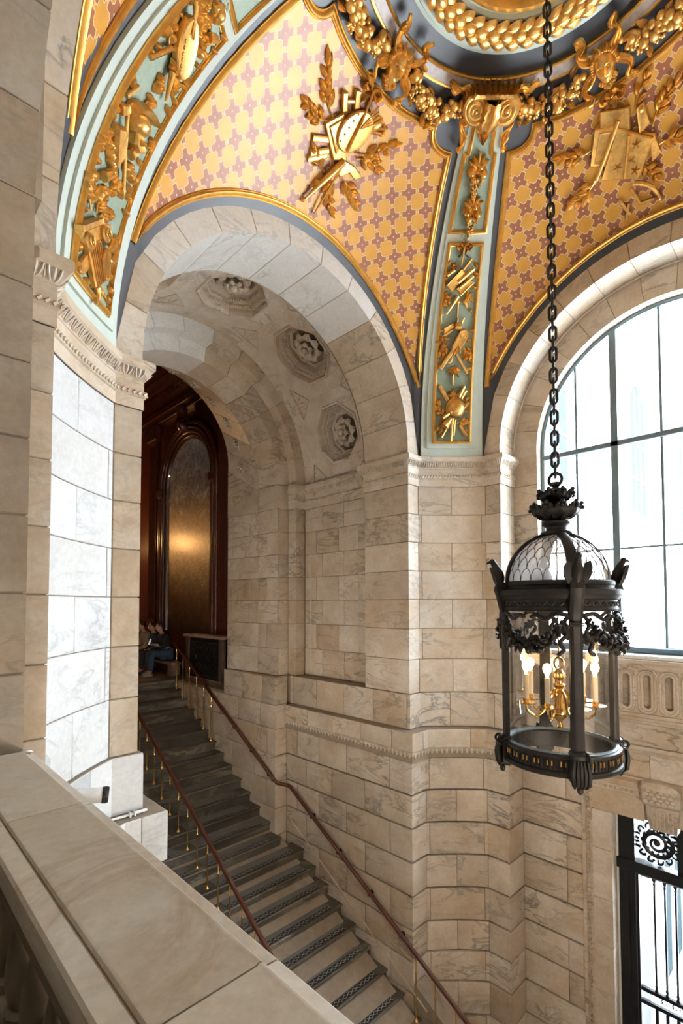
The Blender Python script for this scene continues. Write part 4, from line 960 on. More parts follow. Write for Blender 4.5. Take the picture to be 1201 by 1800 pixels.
r.rod([(-0.12, 0.15, 0.03), (-0.22, 0.08, 0.03)], 0.03, 'torch'); r.rod([(-0.03, -0.17, 0.04), (-0.18, -0.41, 0.02)], [0.03, 0.012], 'paint_brush'); r.dome((-0.02, -0.24), 0.035, 0.03, 0, 0.05, 'knot'); r.rod([(-0.02, -0.25, 0.02), (-0.01, -0.44, 0.02)], 0.014, 'cord')
for a in (-60, -20, 20, -100, 70): r.leaf(0.08, -0.17, a, 0.11, 0.03, 0.03)
r.bar((0.06, -0.2), (0.125, -0.31), 0.035, 0.025, 'ruler'); r.sprig((-0.12, -0.14), (-0.20, -0.24), 4, 0.09, 0.026)
def pendant(az, el, label):
    r = Rel('fruit_pendant', label, 'relief', az, el, HB, 'gilded fruit pendants on the right corner rib')
    r.rod([(0, 0.24, 0.03), (0, 0.1, 0.04)], 0.018, 'stem')
    for a in (150, 30, 200, -20, 240, 300, 120, 60): r.leaf(0.0, 0.08, a, 0.15, 0.045, 0.035)
    rr = random.Random(int(el))
    for i, (x, y, q) in enumerate(((-0.07, 0.03, 0.045), (0.08, 0.02, 0.05), (0.03, 0.10, 0.04), (-0.03, -0.03, 0.045))): r.dome((x, y), q, q, 0, 0.09, 'fruit', 0.02)
    b = empty('grape_bunch', parent=r.e)
    for i in range(24):
        t = i / 24; wd = 0.075 * (1 - t) + 0.01; r.dome((rr.uniform(-wd, wd), -0.02 - 0.20 * t), 0.021, 0.021, 0, 0.05, 'grape', 0.035 + 0.02 * rr.random(), b)
    r.rod([(0.0, -0.2, 0.03), (-0.02, -0.28, 0.02)], [0.016, 0.008], 'stalk')
pendant(45, 54.6, 'upper gilded bunch of grapes and fruit below the scroll bracket'); pendant(44.6, 48.2, 'lower gilded bunch of grapes and fruit on the right corner rib')
# --- left corner rib
g3 = 'gilded trophies up the left corner rib'
r = Rel('trophy_relief', 'gilded capital and lyre relief at the foot of the left corner rib', 'relief', 135, 10, HB, g3)
r.plate([(-0.33, -0.18), (-0.085, 0.08), (-0.06, 0.05), (-0.30, -0.21)], 0.075, 0.008, 'abacus'); r.plate([(-0.31, -0.20), (-0.07, 0.06), (0.0, 0.01), (-0.02, -0.05), (-0.20, -0.24), (-0.27, -0.25)], 0.06, 0.014, 'capital')
for c in ((-0.22, -0.22), (-0.01, 0.0)):
    r.plate(r.ell(c, 0.062, 0.062, 0, 18), 0.085, 0.01, 'volute', 0.0); r.rod([(c[0] + q * cos(t), c[1] + q * sin(t), 0.09) for t, q in [(k * 0.5, 0.05 - 0.0028 * k) for k in range(16)]], 0.008, 'volute_spiral')
r.plate([(-0.18, -0.22), (-0.03, -0.06), (0.12, -0.31), (0.0, -0.45)], 0.05, 0.012, 'column_shaft')
for i in range(6): t = i / 5; r.bar((-0.16 + 0.12 * t, -0.22 + 0.13 * t), (0.01 + 0.10 * t, -0.43 + 0.11 * t), 0.012, 0.062, 'flute', 0.04)
r.plate([(0.02, -0.09), (0.07, -0.08), (0.13, -0.30), (0.06, -0.36), (-0.01, -0.22)], 0.085, 0.012, 'lyre', 0.04)
for i in range(4): r.rod([(0.03 + 0.012 * i, -0.10, 0.09), (0.05 + 0.018 * i, -0.33 + 0.014 * i, 0.09)], 0.004, 'lyre_string', 4)
for c, d in (((0.15, 0.055), 60), ((0.19, -0.06), 60)): r.rod(smoothline([(0.05, -0.12, 0.05), (0.12, -0.03 if c[1] > 0 else -0.14, 0.06), (c[0], c[1], 0.05)]), [0.014 + 0.004 * i for i in range(7)], 'horn'); r.dome(c, 0.045, 0.035, d, 0.06, 'horn_mouth')
r.plate(r.ell((-0.15, -0.36), 0.12, 0.05, 60), 0.03, 0.01, 'tambourine'); r.rod(smoothline([(0.03, -0.43, 0.03), (0.06, -0.48, 0.03), (0.05, -0.56, 0.02)]), [0.03 - 0.003 * i for i in range(7)], 'torch'); r.bar((0.0, 0.08), (0.10, 0.14), 0.035, 0.03, 'ruler'); r.bar((0.02, 0.03), (0.13, 0.09), 0.035, 0.03, 'ruler')
r.sprig((-0.10, 0.10), (-0.06, 0.27), 6, 0.10, 0.03); r.sprig((-0.17, 0.06), (-0.24, 0.24), 5, 0.10, 0.03); r.sprig((-0.05, 0.10), (0.05, 0.20), 4, 0.09, 0.028); r.leaf(-0.24, 0.26, 60, 0.12, 0.022); r.leaf(0.1, -0.36, -60, 0.1, 0.04); r.leaf(-0.08, -0.42, -100, 0.1, 0.03)
r = Rel('trophy_relief', 'gilded crested helmet, shield and sword relief on the left corner rib', 'relief', 135, 22, HB, g3)
r.dome((0.0, 0.20), 0.115, 0.095, 35, 0.12, 'helmet'); r.plate([(0.03, 0.16), (0.10, 0.13), (0.15, 0.09), (0.08, 0.02), (0.0, 0.03), (-0.03, 0.10)], 0.08, 0.02, 'cheek_guard')
cr = [(-0.15, 0.11), (-0.17, 0.20), (-0.12, 0.29), (-0.02, 0.36), (0.08, 0.38), (0.14, 0.34)]; ci = [(0.10, 0.31), (0.04, 0.31), (-0.04, 0.27), (-0.10, 0.21), (-0.11, 0.14)]
mb = MB(); A = smoothline([(*p, 0) for p in cr], 3); B = smoothline([(*p, 0) for p in reversed(ci)], 3); n = min(len(A), len(B)); B = [B[int(i * (len(B) - 1) / (len(A) - 1))] for i in range(len(A))]
mb.grid([[(a[0], a[1], 0.0), (a[0], a[1], 0.05), ((a[0] + b[0]) / 2, (a[1] + b[1]) / 2, 0.11 + (0.012 if i % 2 else 0)), (b[0], b[1], 0.08), (b[0], b[1], 0.0)] for i, (a, b) in enumerate(zip(A, B))]); r.put(mb, 'crest', None, 0.5)
r.dome((0.05, 0.10), 0.035, 0.035, 0, 0.12, 'helmet_boss'); r.plate([(-0.22, -0.03), (-0.10, 0.06), (-0.02, -0.05), (-0.01, -0.16), (-0.055, -0.29), (-0.12, -0.20)], 0.06, 0.03, 'shield'); r.plate([(0.05, 0.06), (0.13, 0.05), (0.10, -0.04), (0.02, -0.02)], 0.05, 0.02, 'mask')
r.rod([(-0.20, 0.16, 0.04), (-0.05, -0.05, 0.04), (0.14, -0.33, 0.03)], 0.016, 'sword'); r.plate([(-0.25, 0.10), (-0.19, 0.17), (-0.15, 0.14), (-0.2, 0.06)], 0.06, 0.01, 'axe_head'); r.rod([(-0.05, -0.29, 0.04), (-0.15, -0.42, 0.03)], [0.02, 0.04], 'war_horn'); r.bar((-0.16, 0.36), (-0.22, 0.20), 0.03, 0.03, 'staff')
for i in range(7): r.dome((-0.19 + 0.02 * i, -0.18 - 0.02 * i + 0.02 * (i % 2)), 0.035, 0.028, 40 * i, 0.06, 'curl')
r.sprig((0.02, -0.1), (0.14, -0.12), 4, 0.09, 0.03); r.sprig((-0.03, -0.22), (0.02, -0.34), 4, 0.08, 0.028); r.sprig((-0.18, -0.06), (-0.25, -0.20), 4, 0.09, 0.028); r.sprig((0.0, -0.26), (0.09, -0.3), 3, 0.08, 0.028); r.sprig((-0.02, 0.36), (0.02, 0.42), 3, 0.07, 0.03); r.leaf(0.12, 0.14, 60, 0.07, 0.026)
r = Rel('trophy_relief', 'gilded palette and torch relief near the top of the left corner rib', 'relief', 135, 36.6, HB, g3)
r.plate(r.ell((-0.03, -0.02), 0.20, 0.115, 128), 0.08, 0.012, 'palette', 0.02)
for i in range(6): r.dome((-0.10 + 0.025 * i, -0.02 - 0.03 * i), 0.015, 0.011, 128, 0.012, 'paint_dab', 0.076)
for d in (0.0, 0.03): r.rod([(-0.22 + d, 0.20, 0.05), (-0.09 + d, 0.05, 0.09)], [0.016, 0.006], 'paint_brush')
r.rod([(-0.22, -0.39, 0.03), (-0.12, -0.15, 0.04)], 0.02, 'mallet'); r.rod([(0.12, -0.38, 0.03), (0.0, -0.22, 0.05)], [0.012, 0.03], 'torch'); r.dome((0.02, 0.42), 0.06, 0.07, 20, 0.08, 'bust_head'); r.plate([(-0.06, 0.40), (0.05, 0.35), (0.10, 0.42), (0.0, 0.50)], 0.05, 0.02, 'bust_drapery')
r.rod([(0.08, 0.26, 0.04), (0.13, 0.32, 0.04)], 0.035, 'jar'); r.dome((0.13, 0.14), 0.05, 0.04, 30, 0.06, 'shell')
for a in range(0, 360, 60): r.leaf(0.01, -0.17, a, 0.07, 0.028, 0.05)
r.sprig((-0.06, 0.14), (-0.1, 0.30), 5, 0.10, 0.028); r.sprig((0.0, 0.10), (0.0, 0.26), 5, 0.10, 0.028); r.sprig((0.06, 0.06), (0.10, 0.20), 4, 0.09, 0.026); r.sprig((-0.10, -0.16), (-0.20, -0.05), 4, 0.09, 0.026); r.sprig((0.0, -0.28), (0.0, -0.38), 4, 0.07, 0.028); r.sprig((0.06, -0.14), (0.12, -0.22), 4, 0.08, 0.026)

def filler(az, el, v0, v1, hw, seed, pr):
    rr = random.Random(seed); r = Rel('x', None, None, az, el, HB, up=pr); v = v0
    while v < v1:
        for sg in (-1, 1): r.leaf(sg * hw * rr.uniform(0.75, 1.0), v + rr.uniform(-0.03, 0.03), 90 - sg * rr.uniform(30, 150), rr.uniform(0.07, 0.10), rr.uniform(0.022, 0.030), 0.012, 0.03)
        v += 0.105
for o_ in [q for q in SC.objects if q.name.startswith('trophy_relief') and q.parent is None]:
    for key, a_ in (('foot of the right', (45, 12, -0.5, 0.12, 0.20, 1)), ('halfway up the right', (45, 25, -0.42, 0.2, 0.20, 2)), ('high on the right', (45, 36.5, -0.3, 0.25, 0.19, 3)), ('foot of the left', (135, 10, -0.40, 0.20, 0.24, 4)), ('crested helmet', (135, 22, -0.36, 0.36, 0.22, 5)), ('near the top of the left', (135, 36.6, -0.36, 0.4, 0.19, 6))):
        if key in o_['label']: filler(*a_, o_)
# --- fruit garlands, masks and scroll bracket around the ring
FR1 = MB().ball((0, 0, 0), 1.0, 10, 7).mesh('fruit', MAT['gold'], 1.2)
def garland(az_a, az_b, label):
    am = (az_a + az_b) / 2; e = tag(empty('fruit_garland', sp(am, 63, 0.02)), label, 'garland', 'gilded fruit garlands around the oculus'); o0 = Vector(e.location); rr = random.Random(int(az_a * 3 + az_b))
    N = 46; r_ = Rel('x', None, None, am, 63, 0.03, up=e)
    for i in range(N):
        t = (i + 0.5) / N; az = az_a + (az_b - az_a) * t; dip = 2.7 * sin(pi * t); th = 0.055 + 0.050 * sin(pi * t)
        ang = rr.uniform(0, 2 * pi); q = th * rr.random() ** 0.6; el = 65.5 - dip + degrees(q * sin(ang)) / RS; az2 = az + degrees(0.5 * q * cos(ang)) / (RS * cos(radians(el)))
        s_ = rr.uniform(0.028, 0.050); hh = 0.045 + s_ + 0.05 * (1 - (q / th) ** 2)
        o = link('fruit', FR1, e, sp(az2, el, hh) - o0); k = rr.uniform(0.85, 1.25); o.scale = (s_ * k, s_, s_ / k)
    for i in range(5):
        t = 0.14 + 0.18 * i; az = az_a + (az_b - az_a) * t; el = 65.3 - 2.7 * sin(pi * t) - 0.4 + 0.5 * (i % 2); b = MB()
        for j in range(22):
            p = sp(az + rr.uniform(-1.6, 1.6), el + rr.uniform(-1.0, 1.0), 0.10 + rr.random() * 0.05) - o0; b.ball(p, 0.019, 6, 4)
        tag(b.obj('grape_cluster', MAT['gold'], e, 1.2), kind='stuff')
    r_.az, r_.el = am, 63
    for i in range(14):
        t = (i + 0.5) / 14; az = az_a + (az_b - az_a) * t; el = 65.5 - 2.7 * sin(pi * t) + (1.2 if i % 2 else -1.2)
        u = -(az - am) * RD * RS * cos(el * RD); v = (el - 63) * RD * RS; r_.leaf(u, v, rr.uniform(0, 360), 0.13, 0.036, 0.06, 0.04)
garland(53.5, 81.5, 'gilded fruit garland between the left mask and the scroll bracket'); garland(36.5, 8.5, 'gilded fruit garland between the scroll bracket and the right mask')
garland(96.0, 127.0, 'gilded fruit garland rising to the left from the left mask'); garland(-6.0, -37.0, 'gilded fruit garland running off to the right of the right mask')
def mask(az, el, label):
    r = Rel('mask', label, 'mask', az, el, 0.06, 'gilded bearded masks on the ring'); mb = MB(); rows = []
    def bump(x, y, cx, cy, sx, sy, a): return a * math.exp(-((x - cx) / sx) ** 2 - ((y - cy) / sy) ** 2)
    for j in range(23):
        y = -0.155 + 0.30 * j / 22; row = []; hw = 0.105 * sqrt(max(0.05, 1 - (y / 0.165) ** 2)) * (1 - 0.25 * max(0, -y / 0.15))
        for i in range(17):
            s_ = -1 + 2 * i / 16; x = s_ * hw; w_ = 0.115 * sqrt(max(0, 1 - s_ * s_)) * sqrt(max(0.05, 1 - (y / 0.17) ** 2))
            w_ += bump(x, y, 0, -0.005, 0.016, 0.035, 0.045) + bump(x, y, 0, -0.03, 0.026, 0.014, 0.025) + bump(abs(x), y, 0.042, 0.045, 0.03, 0.014, 0.024) - bump(abs(x), y, 0.040, 0.018, 0.020, 0.012, 0.028) + bump(abs(x), y, 0.055, -0.03, 0.025, 0.025, 0.012) - bump(x, y, 0, -0.066, 0.032, 0.008, 0.024) + bump(x, y, 0, -0.053, 0.03, 0.008, 0.012) + bump(x, y, 0, -0.082, 0.024, 0.009, 0.014)
            row.append((x, y, w_))
        rows.append(row)
    mb.grid(rows); r.put(mb, 'face', None, 1.2)
    for sg in (-1, 1): r.dome((sg * 0.040, 0.018), 0.013, 0.009, 0, 0.018, 'eye', 0.088)
    rr = random.Random(5)
    for i in range(26):
        a = radians(200 + 140 * i / 25); r.dome((0.085 * cos(a) * rr.uniform(0.7, 1.1), -0.07 + 0.10 * sin(a) * rr.uniform(0.7, 1.2)), 0.024, 0.02, rr.uniform(0, 90), 0.07, 'beard_curl', 0.01)
    for i in range(20):
        a = radians(-10 + 200 * i / 19); r.dome((0.12 * cos(a), 0.02 + 0.13 * sin(a)), 0.034, 0.026, degrees(a), 0.085, 'hair_curl', 0.0)
    for a in (40, 70, 110, 140, 170, 10): r.leaf(0.06 * cos(a * RD), 0.10, a, 0.12, 0.035, 0.07)
    for sg in (-1, 1):   # fluttering ribbons
        rb = smoothline([(sg * 0.10, 0.10, 0.05), (sg * 0.20, 0.22, 0.08), (sg * 0.15, 0.29, 0.05), (sg * 0.20, 0.36, 0.05)], 4); r.ribbon(rb, 0.048)
        rb = smoothline([(sg * 0.12, 0.0, 0.04), (sg * 0.23, -0.10, 0.07), (sg * 0.19, -0.20, 0.06), (sg * 0.27, -0.22, 0.04)], 4); r.ribbon(rb, 0.050)
mask(88.6, 64.3, 'gilded bearded mask with ribbons above the palette trophy'); mask(1.4, 64.3, 'gilded bearded mask with ribbons above the window trophy')
r = Rel('scroll_bracket', 'gilded scroll bracket with acanthus leaf crowning the right corner rib', 'bracket', 45, 64.5, 0.064)
mb = MB()
for sg in (-1, 1):
    vc = (sg * 0.185, 0.015)
    r.plate(r.ell(vc, 0.150, 0.150, 0, 28), 0.19, 0.02, 'volute', 0.0)
    r.rod([(vc[0] + q * cos(sg * t + 1.2), vc[1] + q * sin(sg * t + 1.2), 0.196) for t, q in [(k * 0.42, 0.128 * (1 - k / 38)) for k in range(34)]], 0.017, 'volute_spiral', 6)
    r.dome(vc, 0.032, 0.032, 0, 0.035, 'volute_eye', 0.185)
    P = smoothline([(sg * 0.20, -0.10, 0.03), (sg * 0.30, -0.16, 0.06), (sg * 0.26, -0.25, 0.05), (sg * 0.25, -0.36, 0.03), (sg * 0.30, -0.42, 0.02)], 4); r.ribbon(P, 0.05)
    P = smoothline([(sg * 0.22, 0.10, 0.05), (sg * 0.32, 0.16, 0.09), (sg * 0.42, 0.12, 0.06), (sg * 0.5, 0.17, 0.03)], 4); r.ribbon(P, 0.055)
rows = []
for k in range(15):
    t = k / 14; y = 0.13 - 0.46 * t; wd = (0.105 + 0.03 * sin(pi * t)) * (1.0 if t < 0.6 else 1.0 - 0.9 * ((t - 0.6) / 0.4) ** 1.5); base = 0.30 * sqrt(max(0.0, 1 - (min(1, t / 0.75)) ** 2)) + 0.035 + 0.045 * max(0, t - 0.75) * 4
    lob = 1 + 0.14 * sin(k * 2.2); rows.append([(s_ * wd * lob, y, max(0.0, base * (1 - 0.35 * s_ * s_) + 0.018 * cos(s_ * 9.0)) if abs(s_) < 1 else 0.0) for s_ in [-1 + i / 6 for i in range(13)]])
mb = MB(); mb.grid(rows); r.put(mb, 'acanthus_leaf', None, 0.9)
for i in range(9): r.leaf(-0.20 + 0.05 * i, 0.15, 90 + (4 - i) * 8, 0.14, 0.036, 0.23, 0.05, 'crest_leaf')
r.plate([(-0.26, 0.13), (0.26, 0.13), (0.24, 0.18), (-0.24, 0.18)], 0.24, 0.02, 'abacus', 0.0)
# ------------------------------------------------------------------ the arched window
XW = 7.42
wn = tag(empty('window_1'), kind='structure')
def ztop(y, r): return ZS + sqrt(max(0.0, r * r - (y - YC) ** 2))
fm = MB(); M = arch_map('X', YC, 0)
n = 48; A = [-0.0 + pi * k / n for k in range(n + 1)]
def archpts(r, q): return [(q, YC + r, -0.62)] + [M(r, q, a) for a in A] + [(q, YC - r, -0.62)]
rings = [archpts(r, q) for r, q in ((1.64, XW - 0.03), (1.60, XW - 0.04), (1.575, XW - 0.03), (1.575, XW + 0.03), (1.60, XW + 0.04), (1.64, XW + 0.04))]
fm.grid([list(c) for c in zip(*rings)]); fm.obj('window_frame', MAT['slate'], wn, 0.6)
MB().box(XW - 0.05, XW + 0.05, YC - 1.62, YC + 1.62, -0.66, -0.575, 0.008).obj('window_bottom_rail', MAT['slate'], wn)
THK, THN = [2.135, 0.985], [2.64, 1.58, 0.48]
for y in THK: MB().box(XW - 0.04, XW + 0.04, y - 0.045, y + 0.045, -0.6, ztop(y, 1.60), 0.01).obj('mullion', MAT['slate'], wn)
for y in THN: MB().box(XW - 0.02, XW + 0.02, y - 0.016, y + 0.016, -0.6, ztop(y, 1.60), 0.004).obj('glazing_bar', MAT['slate'], wn)
MB().box(XW - 0.04, XW + 0.04, YC - 1.6, YC + 1.6, 2.155, 2.235, 0.01).obj('transom', MAT['slate'], wn)
for a, b in zip([YC - 1.6, 0.48, 0.985, 1.58, 2.135, 2.64], [0.48, 0.985, 1.58, 2.135, 2.64, YC + 1.6]):
    MB().box(XW - 0.018, XW + 0.018, a, b, 0.728, 0.756, 0.004).obj('glazing_bar', MAT['slate'], wn)
    for z0, z1 in ((-0.6, 0.742), (0.742, 2.195)): MB().add([(XW, a, z0), (XW, b, z0), (XW, b, z1), (XW, a, z1)], [(0, 1, 2, 3)]).obj('pane', MAT['pane'], wn)
    ys = [b + (a - b) * k / 8 for k in range(9)]
    MB().add([(XW, a, 2.195), (XW, b, 2.195)] + [(XW, y, max(2.2, ztop(y, 1.60))) for y in ys], [tuple(range(11))]).obj('pane', MAT['pane'], wn)
MB().box(XW - 0.09, XW - 0.05, 1.35, 1.95, -0.60, -0.585, 0.003).obj('casement_stay', MAT['slate'], wn)
# ------------------------------------------------------------------ sill, frieze and courses under the window
XF = 7.11
def ybox(name, x0, x1, y0, y1, z0, z1, mat='marble', parent=None, bev=0.006): return MB().box(x0, x1, y0, y1, z0, z1, bev).obj(name, MAT[mat], parent or wb)
YL, YR = YC + OP - 0.01, YC - OP - 0.3
ybox('window_sill', XF - 0.02, 7.48, YR, YL, -0.72, -0.665, 'white')
def yband(name, prof, y0=YR, y1=YL, mat='marble', parent=None):
    mb = MB(); mb.loft([[(XF - d, y, z) for d, z in prof] for y in (y0, y1)]); return mb.obj(name, MAT[mat], parent or wb, 0.6)
yband('sill_moulding', [(-0.2, -0.84), (0.03, -0.84), (0.035, -0.80), (0.05, -0.775), (0.07, -0.76), (0.07, -0.72), (-0.2, -0.72)])
fz = ybox('frieze_ground', XF + 0.085, XF + 0.2, YR, YL, -1.42, -0.83)
def oval(e, yc, zc, hw, hh, x, rad, name):
    P = [(x, yc + hw * cos(t), zc + (hh - hw) * (1 if sin(t) >= 0 else -1) + hw * sin(t)) for t in [2 * pi * (k + 0.5) / 24 for k in range(24)]]
    MB().tube(P, rad, 7, True).obj(name, MAT['marble'], e, 0.9)
for i in range(-1, 15):
    yc = 1.513 + 0.237 * (i - 6)
    if not (YR + 0.1 < yc < YL - 0.08): continue
    e = empty('oval_panel', parent=wb)
    oval(e, yc, -1.12, 0.055, 0.222, XF + 0.02, 0.016, 'oval_inner_moulding'); oval(e, yc, -1.12, 0.092, 0.262, XF + 0.015, 0.017, 'oval_outer_moulding')
    ov = [(yc + 0.055 * cos(t), -1.12 + 0.167 * (1 if sin(t) >= 0 else -1) + 0.055 * sin(t)) for t in [2 * pi * (k + 0.5) / 24 for k in range(24)]]; rc = []
    for y, z in ov:
        an = atan2(z + 1.12, y - yc); kk = min(0.1185 / max(1e-6, abs(cos(an))), 0.30 / max(1e-6, abs(sin(an)))); rc.append([yc + kk * cos(an), -1.12 + kk * sin(an)])
    for cy, cz in ((0.1185, 0.30), (-0.1185, 0.30), (-0.1185, -0.30), (0.1185, -0.30)):
        m_ = min(range(24), key=lambda q: (rc[q][0] - yc - cy) ** 2 + (rc[q][1] + 1.12 - cz) ** 2); rc[m_] = [yc + cy, -1.12 + cz]
    mb = MB(); mb.loft([[(XF + 0.012, y, z) for y, z in rc], [(XF + 0.012, y, z) for y, z in ov], [(XF + 0.09, y, z) for y, z in ov]], caps=False); mb.obj('oval_border', MAT['marble'], e)
    for k in range(7):
        z = -0.93 - 0.063 * k; MB().ball((XF + 0.02, yc + 0.1185, z), (0.014, 0.014, 0.024 if k % 2 else 0.013), 7, 5).obj('bead', MAT['marble'], e, 1.0)
    for sg in (-1, 1):
        for d in (-1, 1): MB().tube([(XF + 0.02, yc + 0.1185, -1.12 + sg * 0.20), (XF + 0.01, yc + 0.1185 + d * 0.03, -1.12 + sg * 0.25), (XF + 0.02, yc + 0.1185 + d * 0.065, -1.12 + sg * 0.275)], [0.006, 0.012, 0.005], 5).obj('corner_leaf', MAT['marble'], e, 0.9)
yband('frieze_moulding', [(-0.2, -1.52), (0.01, -1.52), (0.01, -1.49), (0.03, -1.48), (0.03, -1.45), (0.015, -1.44), (0.02, -1.40), (-0.2, -1.40)])
ys = [YL, 2.62, 1.35, 0.2, YR]
for a, b in zip(ys, ys[1:]): ybox('stone_block', XF, XF + 0.2, b + 0.003, a - 0.003, -1.80, -1.523)
yband('ledge', [(-0.2, -1.90), (0.02, -1.90), (0.03, -1.87), (0.06, -1.84), (0.06, -1.80), (-0.2, -1.80)])
ys = [YL - 0.14, 2.85, 1.735, 0.62, YR]
for a, b in zip(ys, ys[1:]): ybox('stone_block', XF, XF + 0.2, b + 0.003, a - 0.003, -2.20, -1.903)
# door surround
D0, D1 = 2.195, 0.925
yband('door_cornice', [(-0.2, -2.36), (0.01, -2.36), (0.02, -2.34), (0.02, -2.28), (0.03, -2.27), (0.05, -2.24), (0.065, -2.22), (0.065, -2.195), (-0.2, -2.195)], 0.56, 2.56)
yband('door_architrave', [(-0.2, -2.44), (0.012, -2.44), (0.012, -2.36), (-0.2, -2.36)], 0.60, 2.50)
mb = MB()
for k in range(60): mb.ball((XF - 0.018, 2.475, -2.45 - 0.063 * k), (0.016, 0.02, 0.026), 6, 4)
for k in range(30): mb.ball((XF - 0.018, 2.44 - 0.063 * k, -2.40), (0.016, 0.026, 0.02), 6, 4)
tag(mb.obj('bead_moulding', MAT['marble'], wb, 1.0), kind='stuff')
MB().box(XF - 0.012, XF + 0.2, 2.515, 2.56, -6.42, -2.36, 0.006).obj('surround_fillet', MAT['marble'], wb); MB().box(XF, XF + 0.2, 2.43, 2.515, -6.42, -2.36).obj('surround_bed', MAT['marble'], wb)
for z0, z1 in ((-3.25, -2.745), (-3.9, -3.25), (-4.5, -3.9), (-5.1, -4.5), (-5.75, -5.1), (-6.42, -5.75)):
    ybox('jamb_block', XF, 7.34, D0, 2.43, z0 + 0.002, z1 - 0.002, 'marble'); ybox('jamb_block', XF, 7.34, 0.62, D1, z0 + 0.002, z1 - 0.002)
ybox('lintel_block', XF, 7.34, 1.81, 2.43, -2.743, -2.442); ybox('lintel_block', XF, 7.34, 0.62, 1.39, -2.743, -2.442); ybox('lintel_block', XF + 0.02, 7.34, 1.39, 1.81, -2.73, -2.442)
ybox('reveal_lining', 7.30, 7.345, D0 - 0.02, D0 + 0.2, -6.42, -2.72, 'white'); ybox('wall_piece', XF, 7.3, -0.8, 0.62, -6.42, -2.2)
ks = empty('keystone', parent=wb)
mb = MB(); mb.loft([[(XF - d, 1.60 + s * h, z) for d, s, h in ((-0.1, -1, w_), (p, -1, w_), (p, 1, w_), (-0.1, 1, w_))] for z, w_, p in ((-2.79, 0.145, 0.05), (-2.50, 0.175, 0.07), (-2.47, 0.20, 0.11), (-2.24, 0.205, 0.13), (-2.21, 0.20, 0.10))]); mb.obj('keystone_body', MAT['marble'], ks)
mb = MB(); mb.loft([[(XF - x, 1.60 + 0.2 * sin(t), -2.27 + 0.085 * cos(t)) for t in [radians(-75 + 10 * k) for k in range(16)]] + [(XF - x, 1.60 + 0.17, -2.28), (XF - x, 1.60 - 0.17, -2.28)] for x in (0.08, 0.15)]); mb.obj('keystone_hood', MAT['marble'], ks, 0.5)
mb = MB()
for r_ in range(4):
    for c_ in range(5): mb.ball((XF - 0.125, 1.60 - 0.13 + 0.065 * c_ + (0.03 if r_ % 2 else 0), -2.30 - 0.045 * r_), (0.012, 0.03, 0.026), 6, 4)
tag(mb.obj('scale_carving', MAT['marble'], ks, 1.0), kind='stuff')
for k in range(3):
    y = 1.60 + 0.085 * (k - 1); MB().tube([(XF - 0.06, y - 0.022, -2.76), (XF - 0.068, y - 0.022, -2.54), (XF - 0.07, y, -2.525), (XF - 0.068, y + 0.022, -2.54), (XF - 0.06, y + 0.022, -2.76)], 0.008, 5).obj('glyph', MAT['marble'], ks); MB().ball((XF - 0.068, y, -2.57), (0.02, 0.016, 0.03), 7, 5).obj('glyph_bud', MAT['marble'], ks); MB().ball((XF - 0.064, y, -2.64), (0.016, 0.012, 0.025), 7, 5).obj('glyph_bud', MAT['marble'], ks)
# ------------------------------------------------------------------ iron and glass entrance door
XD = 7.40
dr = tag(empty('door_1'), kind='structure')
def ib(name, y0, y1, z0, z1, x0=XD - 0.05, x1=XD + 0.05, parent=dr, mat='iron'): return MB().box(x0, x1, y0, y1, z0, z1, 0.008).obj(name, MAT[mat], parent)
ib('door_post', 1.985, D0, -6.42, -2.73, XD - 0.08, XD + 0.05); ib('door_post_fillet', 2.06, 2.09, -6.42, -3.40, XD - 0.10, XD - 0.07); ib('door_post', D1, D1 + 0.2, -6.42, -2.73)
ib('transom_rail', D1, D0, -3.50, -3.36, XD - 0.11, XD + 0.05); ib('transom_rail', D1, D0, -2.80, -2.70); ib('transom_post', 1.42, 1.52, -3.40, -2.75)
def spiral(cy, cz, r0, turns, sg, x=XD, rad=0.032, n=40, a0=0.0):
    P = [(x, cy + sg * r0 * (1 - 0.9 * k / n) * cos(a0 + turns * 2 * pi * k / n), cz + r0 * (1 - 0.9 * k / n) * sin(a0 + turns * 2 * pi * k / n)) for k in range(n + 1)]
    return MB().tube(P, [rad * (1 - 0.5 * k / n) for k in range(n + 1)], 6)
for c in (1.75, 1.19):
    gr = empty('transom_grille', parent=dr)
    spiral(c, -3.09, 0.185, 2.2, 1, a0=2.6).obj('scroll', MAT['iron'], gr, 0.9)
    for k in range(26):
        a = 2 * pi * k / 13 + (0.2 if k > 12 else 0); q = 0.205 if k < 13 else 0.115; y, z = c + q * cos(a), -3.09 + q * sin(a)
        MB().tube(smoothline([(XD, y, z), (XD, y + 0.045 * cos(a + 0.6), z + 0.045 * sin(a + 0.6)), (XD, y + 0.08 * cos(a + 1.1), z + 0.08 * sin(a + 1.1)), (XD, y + 0.06 * cos(a + 1.9), z + 0.07 * sin(a + 1.9))], 3), 0.017, 5).obj('leaf_curl', MAT['iron'], gr, 0.9)
    MB().ball((XD, c, -3.09), (0.02, 0.04, 0.04), 8, 6).obj('boss', MAT['iron'], gr, 1.0); MB().ball((XD, c - 0.02, -2.87), (0.02, 0.05, 0.05), 8, 6).obj('boss', MAT['iron'], gr, 1.0)
lf_ = empty('door_leaf', parent=dr)
ib('stile', 1.955, 1.985, -6.40, -3.50, parent=lf_); ib('stile', 1.10, 1.14, -6.40, -3.50, parent=lf_)
for z0, z1 in ((-3.55, -3.50), (-5.01, -4.96), (-5.17, -5.12), (-6.40, -6.20)): ib('rail', 1.14, 1.96, z0, z1, XD - 0.03, XD + 0.03, lf_)
